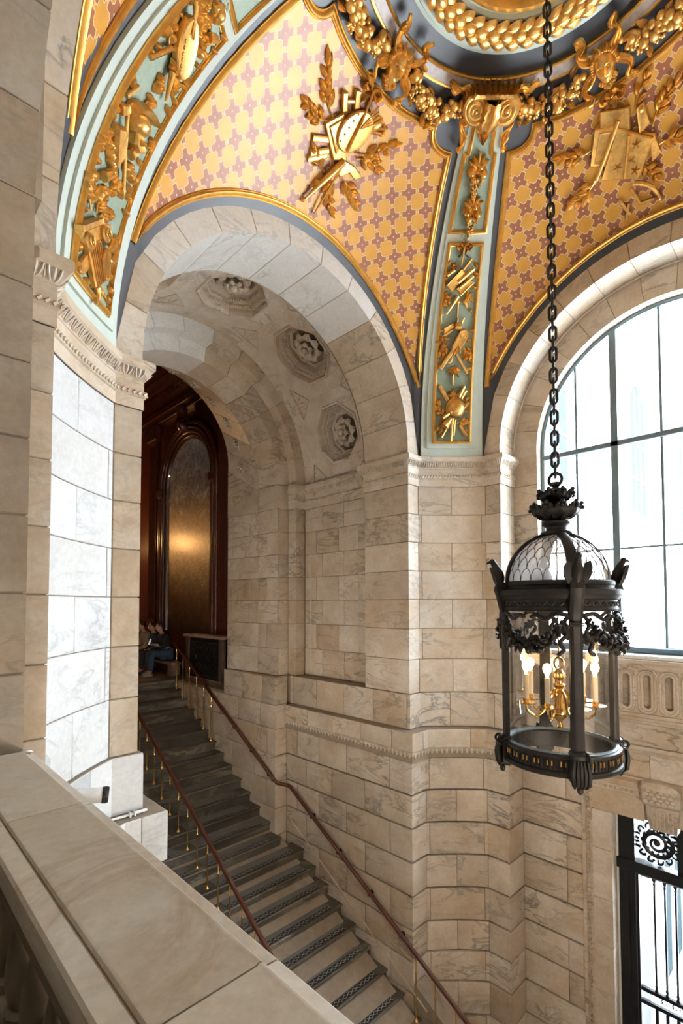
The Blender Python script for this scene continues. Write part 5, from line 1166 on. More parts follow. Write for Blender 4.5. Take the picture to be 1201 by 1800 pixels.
BAR = MB().lathe([(0.0, -0.74), (0.02, -0.74), (0.024, -0.71), (0.014, -0.69), (0.022, -0.66), (0.015, -0.64), (0.015, 0.60), (0.022, 0.62), (0.013, 0.64), (0.026, 0.665), (0.026, 0.69), (0.010, 0.71), (0.012, 0.73)], 8).mesh('bar', MAT['iron'], 0.7)
for k in range(7): link('bar', BAR, lf_, (XD, 1.79 - 0.116 * k, -4.24)); ib('lower_bar', 1.79 - 0.116 * k - 0.02, 1.79 - 0.116 * k + 0.02, -6.2, -5.17, XD - 0.02, XD + 0.02, lf_)
for k in range(6):
    y = 1.732 - 0.116 * k
    for sg in (-1, 1): spiral(y + sg * 0.026, -5.05, 0.045, 1.2, sg, rad=0.007, n=16, a0=1.0).obj('small_scroll', MAT['iron'], lf_, 0.9)
MB().add([(XD + 0.03, 1.14, -6.2), (XD + 0.03, 1.96, -6.2), (XD + 0.03, 1.96, -3.52), (XD + 0.03, 1.14, -3.52)], [(0, 1, 2, 3)]).obj('pane', MAT['pane'], lf_)
# ------------------------------------------------------------------ courtyard outside
ct = tag(empty('courtyard_building'), 'pale stone courtyard wing with tall arched windows seen through the glass', 'building')
def obx(name, x0, x1, y0, y1, z0, z1, mat, parent): return MB().box(x0, x1, y0, y1, z0, z1).obj(name, MAT[mat], parent)
obx('wall', 8.2, 46, 4.9, 5.4, -6.5, 15, 'stone_out', ct)
for k in range(4):
    xc = 12.1 + 7.3 * k; w_ = empty('arched_window', parent=ct); N = 14
    def out(hw, zb, zs_): return [(xc - hw, zb), (xc + hw, zb)] + [(xc + hw * cos(pi * i / N), zs_ + hw * sin(pi * i / N)) for i in range(N + 1)]
    pl_ = out(0.9, 3.1, 6.7); mb = MB(); mb.add([(x, 4.87, z) for x, z in pl_], [tuple(range(len(pl_)))]); mb.obj('glass', MAT['outglass'], w_)
    po = out(1.05, 2.95, 6.7)
    mb = MB(); n = len(pl_); mb.loft([[(x, 4.90, z) for x, z in po], [(x, 4.84, z) for x, z in po], [(x, 4.84, z) for x, z in pl_], [(x, 4.875, z) for x, z in pl_]], caps=False); mb.obj('surround', MAT['stone_out'], w_)
    for x in (-0.3, 0.3): obx('mullion', xc + x - 0.05, xc + x + 0.05, 4.85, 4.88, 3.1, 7.4, 'stone_out', w_)
    for z in (4.3, 5.5): obx('glazing_bar', xc - 0.9, xc + 0.9, 4.85, 4.87, z - 0.03, z + 0.03, 'stone_out', w_)
po_ = tag(empty('entrance_porch'), 'white entrance porch wall and window beyond the iron door', 'porch')
obx('wall', 7.9, 8.75, 1.98, 2.25, -6.5, -2.6, 'stone_out', po_); obx('wall', 9.95, 12.6, 1.98, 2.25, -6.5, -2.6, 'stone_out', po_); obx('wall', 8.75, 9.95, 1.98, 2.25, -6.5, -5.75, 'stone_out', po_); obx('wall', 8.75, 9.95, 1.98, 2.25, -3.4, -2.6, 'stone_out', po_)
obx('window_glass', 8.75, 9.95, 2.02, 2.06, -5.75, -3.4, 'outglass', po_); obx('window_mullion', 9.28, 9.40, 1.99, 2.05, -5.75, -3.4, 'stone_out', po_)
obx('porch_roof', 7.62, 12.6, -4.5, 4.6, -1.16, -1.02, 'stone_out', po_); obx('roof_parapet', 12.3, 12.6, -4.5, 4.6, -1.02, -0.80, 'stone_out', po_)
tag(obx('ground_court', 7.8, 60, -30, 20, -6.8, -6.5, 'stone_out', None), kind='structure')
# ------------------------------------------------------------------ hanging lantern
LX, LY = XC, YC
ln = tag(empty('hanging_lantern', (LX, LY, -1.29)), 'large dark bronze lantern with glass dome and lit candle bulbs hanging on a chain', 'lantern')
LZ = 1.29   # parts are built around the axis with z measured at eye level
def lpart(mb, name, mat, parent=None, smooth=0.8): return mb.map(lambda x, y, z: (x, y, z + LZ)).obj(name, MAT[mat], parent or ln, smooth)
PA = [218, 308, 38, 128]
# chain
ch = empty('chain', parent=ln)
def link_mesh():
    P = []; a, b = 0.036, 0.024
    for k in range(20):
        t = 2 * pi * k / 20; P.append((b * cos(t), 0, (a if sin(t) >= 0 else -a) * 0.75 + b * 1.3 * sin(t)))
    return MB().tube(P, 0.0105, 6, True).mesh('chain_link', MAT['bronze'], 1.0)
LK = link_mesh(); z = 1.03; i = 0
while z < 5.85:
    link('chain_link', LK, ch, (0, 0, z + LZ), (0, 0, radians(20 + 90 * (i % 2)))); z += 0.083; i += 1
# finial
fn = empty('finial', parent=ln)
lpart(MB().tube([(0, 0.05 * cos(t), 0.955 + 0.05 * sin(t)) for t in [2 * pi * k / 16 for k in range(16)]], 0.014, 6, True), 'ring', 'bronze', fn)
lpart(MB().lathe([(0.0, 0.94), (0.03, 0.935), (0.035, 0.91), (0.022, 0.895), (0.055, 0.88), (0.06, 0.865), (0.035, 0.85), (0.05, 0.80), (0.055, 0.775), (0.04, 0.765), (0.075, 0.75), (0.06, 0.70), (0.065, 0.64), (0.10, 0.625), (0.105, 0.605), (0.075, 0.585), (0.075, 0.56), (0.115, 0.545), (0.115, 0.53), (0.095, 0.52), (0.09, 0.50)], 24), 'finial_stem', 'bronze', fn)
for n, r0, r1, z0, zt, w_ in ((8, 0.05, 0.128, 0.785, 0.862, 0.05), (10, 0.06, 0.180, 0.645, 0.755, 0.06)):
    for k in range(n):
        a = 2 * pi * k / n; mb = MB(); rows = []
        for t in range(7):
            u = t / 6; rr = r0 + (r1 - r0) * sin(u * pi / 2 * 1.15) ; zz = z0 + (zt - z0) * (u ** 1.6) + (0.0 if u < 0.85 else -0.012); wd = w_ * (0.75 + 0.35 * sin(pi * u)) * (1 - 0.35 * u)
            rows.append([((rr - 0.012 * s_ * s_) * cos(a) - s_ * wd * sin(a), (rr - 0.012 * s_ * s_) * sin(a) + s_ * wd * cos(a), zz + 0.01 * sin(3 * s_ + t)) for s_ in (-1, -0.4, 0, 0.4, 1)])
        rows += [[(x * 0.86, y * 0.86, z_ + 0.002) for x, y, z_ in rw] for rw in reversed(rows)]
        mb.grid(rows)
        for da, dr, dz in ((0, 0.0, 0.004), (-0.16, -0.008, -0.014), (0.16, -0.008, -0.014), (0.0, 0.006, -0.03)): mb.ball(((r1 + dr) * cos(a + da * 0.13 / r1), (r1 + dr) * sin(a + da * 0.13 / r1), zt + dz), 0.017, 7, 5)
        lpart(mb, 'crown_leaf', 'bronze', fn)
# glass dome with lead lattice and four ribs
RXD, RZD, ZD0 = 0.365, 0.375, 0.155
def dm_(a, e, k=1.0): return (RXD * k * cos(e) * cos(a), RXD * k * cos(e) * sin(a), ZD0 + RZD * k * sin(e))
mb = MB(); mb.grid([[dm_(2 * pi * i / 48, radians(80) * j / 12) for j in range(13)] for i in range(49)]); gd = lpart(mb, 'glass_dome', 'leaded', None, 1.2)
mb = MB(); NS = 26; E = [0, 15, 29, 42, 54, 64.5, 74]
for j in range(len(E) - 1):
    for i in range(NS):
        a0 = 2 * pi * (i + 0.5 * (j % 2)) / NS; da = 2 * pi / NS
        for sg in (1, -1):
            P = [dm_(a0 + sg * da * 0.5 * (1 - (1 - cos(u * pi / 2)) ) if False else a0 + sg * da * 0.5 * cos(u * pi / 2) ** 0.8, radians(E[j] + (E[j + 1] - E[j]) * sin(u * pi / 2)), 1.003) for u in (0, 0.3, 0.6, 0.85, 1.0)]
            mb.tube(P, 0.0026, 3, caps=False)
tag(lpart(mb, 'lead_lattice', 'bronze', gd, 1.2), kind='stuff')
for a in PA:
    a = radians(a); mb = MB(); rows = []
    for t in range(15):
        e = radians(84) * t / 14; w_ = 0.040 - 0.008 * t / 14; row = []
        for s_, k in ((-1, 1.0), (-1, 1.045), (-0.5, 1.06), (0.5, 1.06), (1, 1.045), (1, 1.0)):
            x, y, z_ = dm_(a, e, k); row.append((x - s_ * w_ * sin(a), y + s_ * w_ * cos(a), z_))
        rows.append(row)
    mb.grid(rows); lpart(mb, 'dome_rib', 'bronze', None, 0.5)
# cornice drum
co = lpart(MB().lathe([(0.355, 0.165), (0.385, 0.165), (0.392, 0.155), (0.392, 0.135), (0.385, 0.125), (0.385, 0.11), (0.40, 0.10), (0.435, 0.098), (0.440, 0.085), (0.437, 0.060), (0.430, 0.052), (0.418, 0.030), (0.402, 0.020), (0.400, -0.020), (0.406, -0.028), (0.408, -0.045), (0.400, -0.058), (0.365, -0.060), (0.355, 0.0), (0.355, 0.165)], 64, caps=False), 'cornice_ring', 'bronze', None, 0.5)
mb = MB()
for k in range(44):   # running leaf ornament on the drum
    a = 2 * pi * k / 44
    P = [(0.402 * cos(a + d), 0.402 * sin(a + d), z_) for d, z_ in ((-0.06, 0.008), (-0.03, -0.010), (0.0, -0.014), (0.03, -0.004), (0.055, 0.010))]; mb.tube(P, [0.004, 0.008, 0.009, 0.007, 0.003], 5)
tag(lpart(mb, 'running_leaf_band', 'bronze', co), kind='stuff')
# posts, eagles, swags, ribbons, foot brackets
for a in PA:
    q = radians(a); c, s = cos(q), sin(q)
    def loc(u, v, z): return ((v) * c - u * s, (v) * s + u * c, z)      # u across, v outwards
    p = empty('post', parent=ln)
    mb = MB(); mb.loft([[loc(u, v, z_) for u, v in ((-w_, 0.375), (w_, 0.375), (w_, 0.375 + d), (w_ * 0.5, 0.385 + d), (-w_ * 0.5, 0.385 + d), (-w_, 0.375 + d))] for z_, w_, d in ((-1.06, 0.047, 0.04), (-1.02, 0.047, 0.04), (-1.0, 0.043, 0.032), (-0.12, 0.040, 0.032), (-0.10, 0.046, 0.04), (-0.06, 0.046, 0.045), (0.05, 0.046, 0.07), (0.10, 0.050, 0.085), (0.16, 0.044, 0.07))]); lpart(mb, 'post_shaft', 'bronze', p, 0.4)
    for z_ in (0.02, -0.02, -0.14, -0.155): mb = MB(); mb.loft([[loc(u, v, z_ + dz) for u, v in ((-0.047, 0.40), (0.047, 0.40), (0.047, 0.432), (-0.047, 0.432))] for dz in (-0.006, 0.006)]); lpart(mb, 'post_band', 'bronze', p)
    eg = empty('eagle', parent=ln)
    mb = MB(); mb.tube([loc(0, 0.43, 0.14), loc(0, 0.435, 0.19), loc(0, 0.445, 0.235), loc(0, 0.455, 0.275), loc(0, 0.47, 0.305), loc(0, 0.485, 0.318)], [0.030, 0.046, 0.044, 0.030, 0.024, 0.018], 10); lpart(mb, 'eagle_body', 'bronze', eg, 1.2)
    mb = MB(); mb.ball(loc(0, 0.482, 0.322), 0.024, 10, 7); mb.tube([loc(0, 0.50, 0.322), loc(0, 0.52, 0.314), loc(0, 0.524, 0.302)], [0.012, 0.008, 0.002], 6); lpart(mb, 'eagle_head', 'bronze', eg, 1.2)
    for sg in (-1, 1):
        mb = MB(); R_ = []
        for t in range(7):
            u = t / 6; R_.append([loc(sg * (0.03 + 0.060 * sin(pi * (0.15 + 0.6 * u))), 0.43 + 0.05 * u + d, 0.13 + 0.155 * u + e) for d, e in ((-0.014, 0), (0.014, 0.0))] + [loc(sg * (0.028 + 0.012 * u), 0.445 + 0.02 * u, 0.14 + 0.13 * u)])
        mb.loft([list(x) for x in R_]); lpart(mb, 'eagle_wing', 'bronze', eg, 1.0)
    mb = MB(); mb.tube([loc(0, 0.42, 0.16), loc(0, 0.445, 0.11), loc(0, 0.45, 0.07)], [0.03, 0.035, 0.015], 8, flatx=0.8); lpart(mb, 'eagle_tail', 'bronze', eg, 1.0)
    fb = empty('foot_bracket', parent=ln)
    mb = MB(); mb.loft([[loc(u, v, z_) for u, v in ((-w_, 0.37), (w_, 0.37), (w_ * 1.05, 0.40 + d * 0.6), (w_ * 0.4, 0.40 + d), (-w_ * 0.4, 0.40 + d), (-w_ * 1.05, 0.40 + d * 0.6))] for z_, w_, d in ((-1.235, 0.035, 0.015), (-1.21, 0.058, 0.05), (-1.14, 0.066, 0.055), (-1.08, 0.060, 0.048), (-1.05, 0.052, 0.05), (-1.03, 0.058, 0.055), (-1.01, 0.05, 0.035))]); lpart(mb, 'bracket_body', 'bronze', fb, 0.6)
    for u in (-0.045, -0.022, 0.0, 0.022, 0.045): mb = MB(); mb.tube([loc(u * 0.9, 0.455, -1.06), loc(u * 1.2, 0.462, -1.15), loc(u * 1.1, 0.455, -1.22), loc(u * 0.8, 0.43, -1.25)], [0.008, 0.015, 0.014, 0.006], 6); lpart(mb, 'acanthus_lobe', 'bronze', fb, 1.0)
    mb = MB(); mb.ball(loc(0, 0.425, -1.262), (0.022, 0.022, 0.028), 8, 6); lpart(mb, 'bracket_drop', 'bronze', fb, 1.0)
    for sg in (-1, 1): mb = MB(); mb.tube([loc(sg * 0.05, 0.44 + 0.028 * cos(t), -1.045 + 0.028 * sin(t)) for t in [2 * pi * k / 10 for k in range(10)]], 0.010, 5, True); lpart(mb, 'bracket_scroll', 'bronze', fb, 1.0)
    # swag from this post to the next
    sw = empty('swag', parent=ln); rr = random.Random(a); N = 26
    for k in range(N):
        t = (k + 0.5) / N; b = q + 0.16 + (pi / 2 - 0.32) * t; z_ = -0.115 - 0.185 * sin(pi * t) ** 0.9; th = 0.016 + 0.040 * sin(pi * t)
        mb = MB()
        for m in range(3):
            x = rr.uniform(-1, 1) * th; o = rr.uniform(0.0, 1) * th; R_ = 0.395 + o; bb = b + rr.uniform(-0.03, 0.03)
            mb.ball((R_ * cos(bb), R_ * sin(bb), z_ + x), (0.013 + 0.4 * th * rr.random(), 0.013 + 0.4 * th * rr.random(), 0.012 + 0.3 * th), 6, 4)
        a3 = rr.uniform(0, 6.28); R_ = 0.41 + th; mb.tube([(R_ * cos(b), R_ * sin(b), z_), ((R_ + 0.01) * cos(b + 0.05 * cos(a3)), (R_ + 0.01) * sin(b + 0.05 * cos(a3)), z_ + 0.035 * sin(a3) - 0.01), ((R_) * cos(b + 0.09 * cos(a3)), (R_) * sin(b + 0.09 * cos(a3)), z_ + 0.05 * sin(a3) - 0.015)], [0.009, 0.012, 0.002], 5)
        lpart(mb, 'flower_cluster', 'bronze', sw, 1.0)
    for sg in (-1, 1):
        for Pz in ([(0.055, -0.09), (0.085, -0.15), (0.060, -0.21), (0.105, -0.27), (0.085, -0.325), (0.125, -0.36)], [(0.05, -0.085), (0.13, -0.075), (0.19, -0.115), (0.24, -0.085), (0.28, -0.10)]):
            P = smoothline([loc(sg * u, sqrt(0.405 ** 2 - min(0.39, u) ** 2) + 0.012, z_) for u, z_ in Pz], 4); mb = MB(); mb.tube(P, [0.015] * (len(P) - 1) + [0.007], 6); lpart(mb, 'ribbon', 'bronze', sw, 1.0)
# bottom ring
br = lpart(MB().lathe([(0.372, -1.045), (0.392, -1.040), (0.414, -1.048), (0.416, -1.062), (0.404, -1.070), (0.404, -1.150), (0.418, -1.160), (0.424, -1.178), (0.414, -1.192), (0.385, -1.195), (0.360, -1.185), (0.355, -1.06), (0.372, -1.045)], 64, caps=False), 'bottom_ring', 'bronze', None, 0.5)
mb = MB(); mg = MB()
for k in range(88):
    a = 2 * pi * k / 88; mb.tube([(0.405 * cos(a), 0.405 * sin(a), -1.074), (0.409 * cos(a), 0.409 * sin(a), -1.11), (0.405 * cos(a), 0.405 * sin(a), -1.147)], [0.005, 0.008, 0.005], 5)
    if k % 3: mg.tube([((0.412) * cos(a + 0.03), 0.412 * sin(a + 0.03), -1.085), ((0.412) * cos(a + 0.03), 0.412 * sin(a + 0.03), -1.118)], 0.005, 5)
tag(lpart(mb, 'fluted_band', 'bronze', br), kind='stuff'); tag(lpart(mg, 'gilt_flecks', 'gold', br), kind='stuff')
lpart(MB().lathe([(0.36, -1.05), (0.395, -1.045), (0.395, -1.035), (0.372, -1.030), (0.36, -1.05)], 48, caps=False), 'glass_rim', 'slate', None)
mb = MB(); mb.lathe([(0.378, -1.04), (0.378, -0.055)], 64, caps=False); lpart(mb, 'glass_cylinder', 'glass', None, 1.2)
# inner candelabrum
cn = empty('candelabrum', parent=ln)
lpart(MB().tube([(0, 0, 0.5), (0, 0, -0.42)], 0.006, 6), 'hanging_rod', 'brass', cn)
lpart(MB().tube([(0.0, 0.034 * cos(t), -0.46 + 0.045 * sin(t)) for t in [2 * pi * k / 14 for k in range(14)]], 0.010, 6, True), 'top_loop', 'brass', cn)
lpart(MB().lathe([(0.0, -0.50), (0.022, -0.505), (0.03, -0.525), (0.046, -0.535), (0.05, -0.56), (0.03, -0.585), (0.03, -0.61), (0.045, -0.62), (0.04, -0.635), (0.028, -0.65), (0.04, -0.70), (0.03, -0.75), (0.045, -0.78), (0.062, -0.82), (0.05, -0.86), (0.02, -0.89), (0.014, -0.91), (0.024, -0.93), (0.018, -0.95), (0.0, -0.958)], 20), 'stem', 'brass', cn)
for k in range(7):
    a = radians(131.7 + 360 / 7 * k); c, s = cos(a), sin(a); am = empty('candle_arm', parent=cn)
    P = smoothline([(0.03 * c, 0.03 * s, -0.66), (0.07 * c, 0.07 * s, -0.70), (0.10 * c, 0.10 * s, -0.80), (0.17 * c, 0.17 * s, -0.86), (0.235 * c, 0.235 * s, -0.82), (0.245 * c, 0.245 * s, -0.765)], 4)
    lpart(MB().tube(P, 0.0095, 6), 'arm', 'brass', am)
    lpart(MB().lathe([(0.0, -0.772), (0.072, -0.762), (0.075, -0.755), (0.02, -0.755), (0.026, -0.74), (0.022, -0.725), (0.0, -0.725)], 18, (0.245 * c, 0.245 * s, 0)), 'drip_pan', 'brass', am)
    lpart(MB().lathe([(0.0, -0.73), (0.019, -0.73), (0.019, -0.545), (0.012, -0.54), (0.0, -0.54)], 12, (0.245 * c, 0.245 * s, 0)), 'candle_sleeve', 'candle', am)
    lpart(MB().lathe([(0.0, -0.54), (0.012, -0.535), (0.016, -0.515), (0.028, -0.495), (0.031, -0.475), (0.026, -0.452), (0.012, -0.440), (0.0, -0.438)], 14, (0.245 * c, 0.245 * s, 0)), 'bulb', 'bulb', am, 1.2)
# ------------------------------------------------------------------ balustrade in the foreground
def tmap(o): return lambda x, y, z: (x - o[0], y - o[1], z - o[2])
bo = (0.53, 1.5, -1.80)
ba = tag(empty('balustrade', bo), 'wide cream marble balustrade coping crossing the foreground', 'balustrade')
def bpart(mb, name, mat, smooth=0.5, parent=None): return mb.map(tmap(bo)).obj(name, MAT[mat], parent or ba, smooth)
for y0, y1 in ((-1.30, 0.93), (0.93, 2.17), (2.17, 3.145)):
    sec = [(0.36, -0.93), (0.345, -0.88), (0.345, -0.822), (0.352, -0.812), (0.402, -0.808), (0.409, -0.816), (0.412, -0.816), (0.416, -0.803), (0.424, -0.800), (0.650, -0.800), (0.656, -0.797), (0.664, -0.797), (0.670, -0.803), (0.671, -0.812), (0.706, -0.814), (0.713, -0.820), (0.713, -0.86), (0.70, -0.89), (0.70, -0.93)]
    mb = MB(); mb.loft([[(x, y, z) for x, z in sec] for y in (y0 + 0.0025, y1 - 0.0025)]); cs_ = bpart(mb, 'coping_stone', 'rail')
mb = MB(); mb.box(0.4095, 0.4125, -1.3, 3.14, -0.83, -0.8145); bpart(mb, 'stained_groove', 'stain')
mb = MB(); mb.box(0.37, 0.69, -1.3, 3.14, -0.99, -0.92); bpart(mb, 'coping_bed', 'balust')
mb = MB(); mb.box(0.36, 0.70, -1.3, 3.14, -1.795, -1.64, 0.01); bpart(mb, 'plinth_rail', 'balust')
for k in range(17):
    y = 2.83 - 0.25 * k; c = (0.53, y)
    if y < -1.2: break
    mb = MB(); mb.lathe([(0.085, -1.64), (0.085, -1.60), (0.06, -1.585), (0.075, -1.55), (0.085, -1.48), (0.075, -1.38), (0.05, -1.26), (0.042, -1.14), (0.055, -1.10), (0.045, -1.07), (0.075, -1.03), (0.085, -1.02), (0.085, -0.985)], 16, (c[0], c[1], 0)); bpart(mb, 'baluster', 'balust', 0.6)
ps = MB(); ps.ball((0.688, 3.132, -0.803), (0.018, 0.010, 0.008), 7, 5); ps.ball((0.700, 3.128, -0.806), (0.012, 0.010, 0.005), 6, 4)
tag(ps.map(tmap((0.69, 3.13, -0.815))).obj('paper_scrap', MAT['whitepl'], None, 0.3, (0.69, 3.13, -0.815)), 'tiny crumpled white scrap at the far end of the marble coping', 'scrap')
# ------------------------------------------------------------------ stair rails
def noz(y): return -5.71 + 0.564 * (y - 4.19)
def rail_profile(P, r=0.036): return MB().tube(P, r, 10, flat=0.85)
BAL = MB().lathe([(0.0, 0.0), (0.036, 0.0), (0.036, 0.006), (0.026, 0.016), (0.014, 0.03), (0.011, 0.05), (0.011, 0.50), (0.020, 0.515), (0.020, 0.53), (0.011, 0.545), (0.011, 0.70), (0.0, 0.70)], 10).mesh('baluster', MAT['brass'], 0.8)
def stair_rail(label, x, h, k0, k1, extra=None, bal=True):
    o = (x, sy(k0), sz(k0)); e = tag(empty('stair_rail', o), label, 'handrail', 'stair handrails')
    P = [(x, sy(k0) - 0.12, noz(sy(k0) - 0.12) + h), (x, sy(k1), noz(sy(k1)) + h)]
    rail_profile(P).map(tmap(o)).obj('wooden_handrail', MAT['wood'], e, 0.8)
    MB().tube([(p[0], p[1], p[2] - 0.035) for p in P], 0.013, 6, flat=1.4).map(tmap(o)).obj('rail_bar', MAT['brass'], e, 0.8)
    for k in range(k0, k1):
        yb = sy(k) + 0.11; b = link('baluster', BAL, e, (x - o[0], yb - o[1], sz(k) + 0.003 - o[2])); b.scale = (1, 1, (noz(yb) + h - 0.03 - sz(k)) / 0.70)
    return e
stair_rail('brass balusters and wooden handrail running up the middle of the stairs', 3.87, 0.66, -3, 22)
o = (5.60, 7.1, -4.0); wr_ = tag(empty('wall_handrail', o), 'red-brown wooden handrail fixed along the right stair wall', 'handrail', 'stair handrails')
HL, HU = 0.86, 0.90
P = [(5.60, 3.10, noz(3.10) + HL), (5.60, 6.98, noz(6.98) + HL), (5.585, 7.06, noz(7.02) + HL), (5.40, 7.10, noz(7.08) + HU), (5.37, 7.16, noz(7.16) + HU), (5.36, 11.1, noz(11.1) + HU)]
rail_profile(P, 0.033).map(tmap(o)).obj('wooden_handrail', MAT['wood'], wr_, 0.8)
for x, y, h, xw in [(5.60, yy, HL, 5.69) for yy in (6.45, 5.80, 5.12, 4.52)] + [(5.36, yy, HU, 5.43) for yy in (7.35, 7.9, 8.5)]:
    z = noz(y) + h; mb = MB(); mb.tube([(x, y, z - 0.03), (x, y, z - 0.07), (x + 0.03, y, z - 0.085), (xw, y, z - 0.05)], 0.010, 6); mb.lathe([(0.0, 0.0), (0.034, 0.0), (0.034, 0.012), (0.0, 0.018)], 12, (0, 0, 0)); n0 = len(mb.v) - 48
    mb.v = mb.v[:n0] + [(xw - 0.002 - vz, y + vx, z - 0.05 + vy) for vx, vy, vz in mb.v[n0:]]
    mb.map(tmap(o)).obj('rail_bracket', MAT['bronze'], wr_, 0.8)
for k in [0, -1, -2, -3]:
    yb = sy(k) + 0.05; b = link('baluster', BAL, wr_, (5.60 - o[0], yb - o[1], sz(k) + 0.003 - o[2])); b.scale = (1, 1, (noz(yb) + HL - 0.03 - sz(k)) / 0.70)
for k in range(16, 22):
    yb = sy(k) + 0.11; b = link('baluster', BAL, wr_, (5.36 - o[0], yb - o[1], sz(k) + 0.003 - o[2])); b.scale = (1, 1, (noz(yb) + HU - 0.03 - sz(k)) / 0.70)
mb = MB(); mb.loft([[(x, y, noz(y) + dz) for x, dz in ((5.70, -0.5), (5.70, 0.30), (5.96, 0.30), (5.96, -0.5))] for y in (2.9, 4.34)]); mb.obj('string_parapet', MAT['grey'], st)
# ------------------------------------------------------------------ small fittings on the left pier
o = (1.25, 4.0, -1.47); sl = tag(empty('spotlight', o), 'small white cylindrical spotlight with black lens beside the left pier', 'spotlight')
ax = Vector((0.93, -0.34, -0.10)).normalized()
def cyl_along(c, ax, prof, n=20):
    mb = MB(); mb.lathe(prof, n); q = ax.to_track_quat('Z', 'Y'); return mb.map(lambda x, y, z: Vector(c) + q @ Vector((x, y, z)))
c = Vector((1.405, 3.955, -1.450))
cyl_along(c - ax * 0.25, ax, [(0.0, 0.0), (0.05, 0.0), (0.056, 0.02), (0.056, 0.205), (0.0, 0.205)]).map(tmap(o)).obj('lamp_housing', MAT['whitepl'], sl, 0.6)
cyl_along(c - ax * 0.045, ax, [(0.0, 0.0), (0.060, 0.0), (0.062, 0.03), (0.056, 0.045), (0.045, 0.045), (0.04, 0.03), (0.0, 0.03)]).map(tmap(o)).obj('lens_ring', MAT['blackpl'], sl, 0.6)
cyl_along(c - ax * 0.012, ax, [(0.0, 0.0), (0.038, 0.0), (0.030, 0.010), (0.0, 0.014)]).map(tmap(o)).obj('lens', MAT['outglass'], sl, 0.8)
MB().tube([(1.24, 4.02, -1.46), (1.21, 4.12, -1.56), (1.17, 4.16, -1.70)], 0.014, 6).map(tmap(o)).obj('mounting_arm', MAT['whitepl'], sl, 0.8)
MB().box(1.13, 1.21, 4.10, 4.20, -1.85, -1.69, 0.006).map(tmap(o)).obj('mounting_plate', MAT['whitepl'], sl)
o = (1.7, 4.39, -1.845); tl = tag(empty('tube_light', o), 'thin white tube light lying on the base of the left pier', 'light fitting')
MB().tube([(1.52, 4.385, -1.828), (1.76, 4.385, -1.828)], 0.012, 8).map(tmap(o)).obj('tube', MAT['whitepl'], tl, 0.8)
MB().tube([(1.76, 4.385, -1.826), (1.885, 4.385, -1.826)], 0.015, 8).map(tmap(o)).obj('end_cap', MAT['whitepl'], tl, 0.8)
for x in (1.735, 1.775): MB().box(x - 0.008, x + 0.008, 4.362, 4.408, -1.848, -1.806, 0.003).map(tmap(o)).obj('clip', MAT['whitepl'], tl)
# ------------------------------------------------------------------ panelled hall at the head of the stairs
ZF = -1.79
rf = tag(empty('floor_rotunda'), kind='structure')
for x0, x1, y0, y1 in ((-5, 2.23, 8.97, 17), (5.44, 7.4, 8.97, 17), (2.23, 5.44, sy(22) + 0.3, 17)): MB().box(x0, x1, y0, y1, ZF - 0.3, ZF).obj('floor_slab', MAT['grey'], rf)
wp = tag(empty('wall_panelled'), kind='structure'); XP = 5.92
def wbx(name, y0, y1, z0, z1, d=0.0, t=0.05, parent=wp, mat='dwood', bev=0.008): return MB().box(XP - d - t, XP - d + 0.02, y0, y1, z0, z1, bev).obj(name, MAT[mat], parent)
MB().box(XP, XP + 0.2, 8.9, 17, ZF, 7.2).obj('wood_ground', MAT['dwood'], wp)
for y0 in (9.50, 13.25, 16.2):   # fluted pilasters
    p = empty('pilaster', parent=wp); wbx('shaft', y0, y0 + 0.45, -0.55, 4.55, 0, 0.08, p)
    for k in range(6): MB().tube([(XP - 0.085, y0 + 0.06 + 0.066 * k, -0.4), (XP - 0.085, y0 + 0.06 + 0.066 * k, 4.4)], 0.022, 6).obj('flute', MAT['dwood'], p, 0.9)
    wbx('pedestal', y0 - 0.05, y0 + 0.5, ZF, -0.55, 0, 0.12, p); wbx('capital', y0 - 0.06, y0 + 0.51, 4.55, 4.95, 0, 0.14, p)
    for k in range(5): MB().tube([(XP - 0.15, y0 - 0.02 + 0.12 * k, 4.58), (XP - 0.20, y0 - 0.02 + 0.12 * k, 4.78), (XP - 0.17, y0 - 0.02 + 0.12 * k, 4.90)], [0.03, 0.05, 0.03], 6).obj('capital_leaf', MAT['dwood'], p, 1.0)
for z0, z1, t in ((4.95, 5.12, 0.12), (5.12, 5.30, 0.16), (5.30, 5.62, 0.10), (5.72, 5.86, 0.30), (5.86, 6.02, 0.42), (6.02, 6.14, 0.50)): wbx('entablature_band', 8.97, 17, z0, z1, 0, t)
mb = MB()
for k in range(80): mb.box(XP - 0.24, XP, 9.0 + 0.1 * k, 9.06 + 0.1 * k, 5.62, 5.72)
tag(mb.obj('dentil_row', MAT['dwood'], wp), kind='stuff')
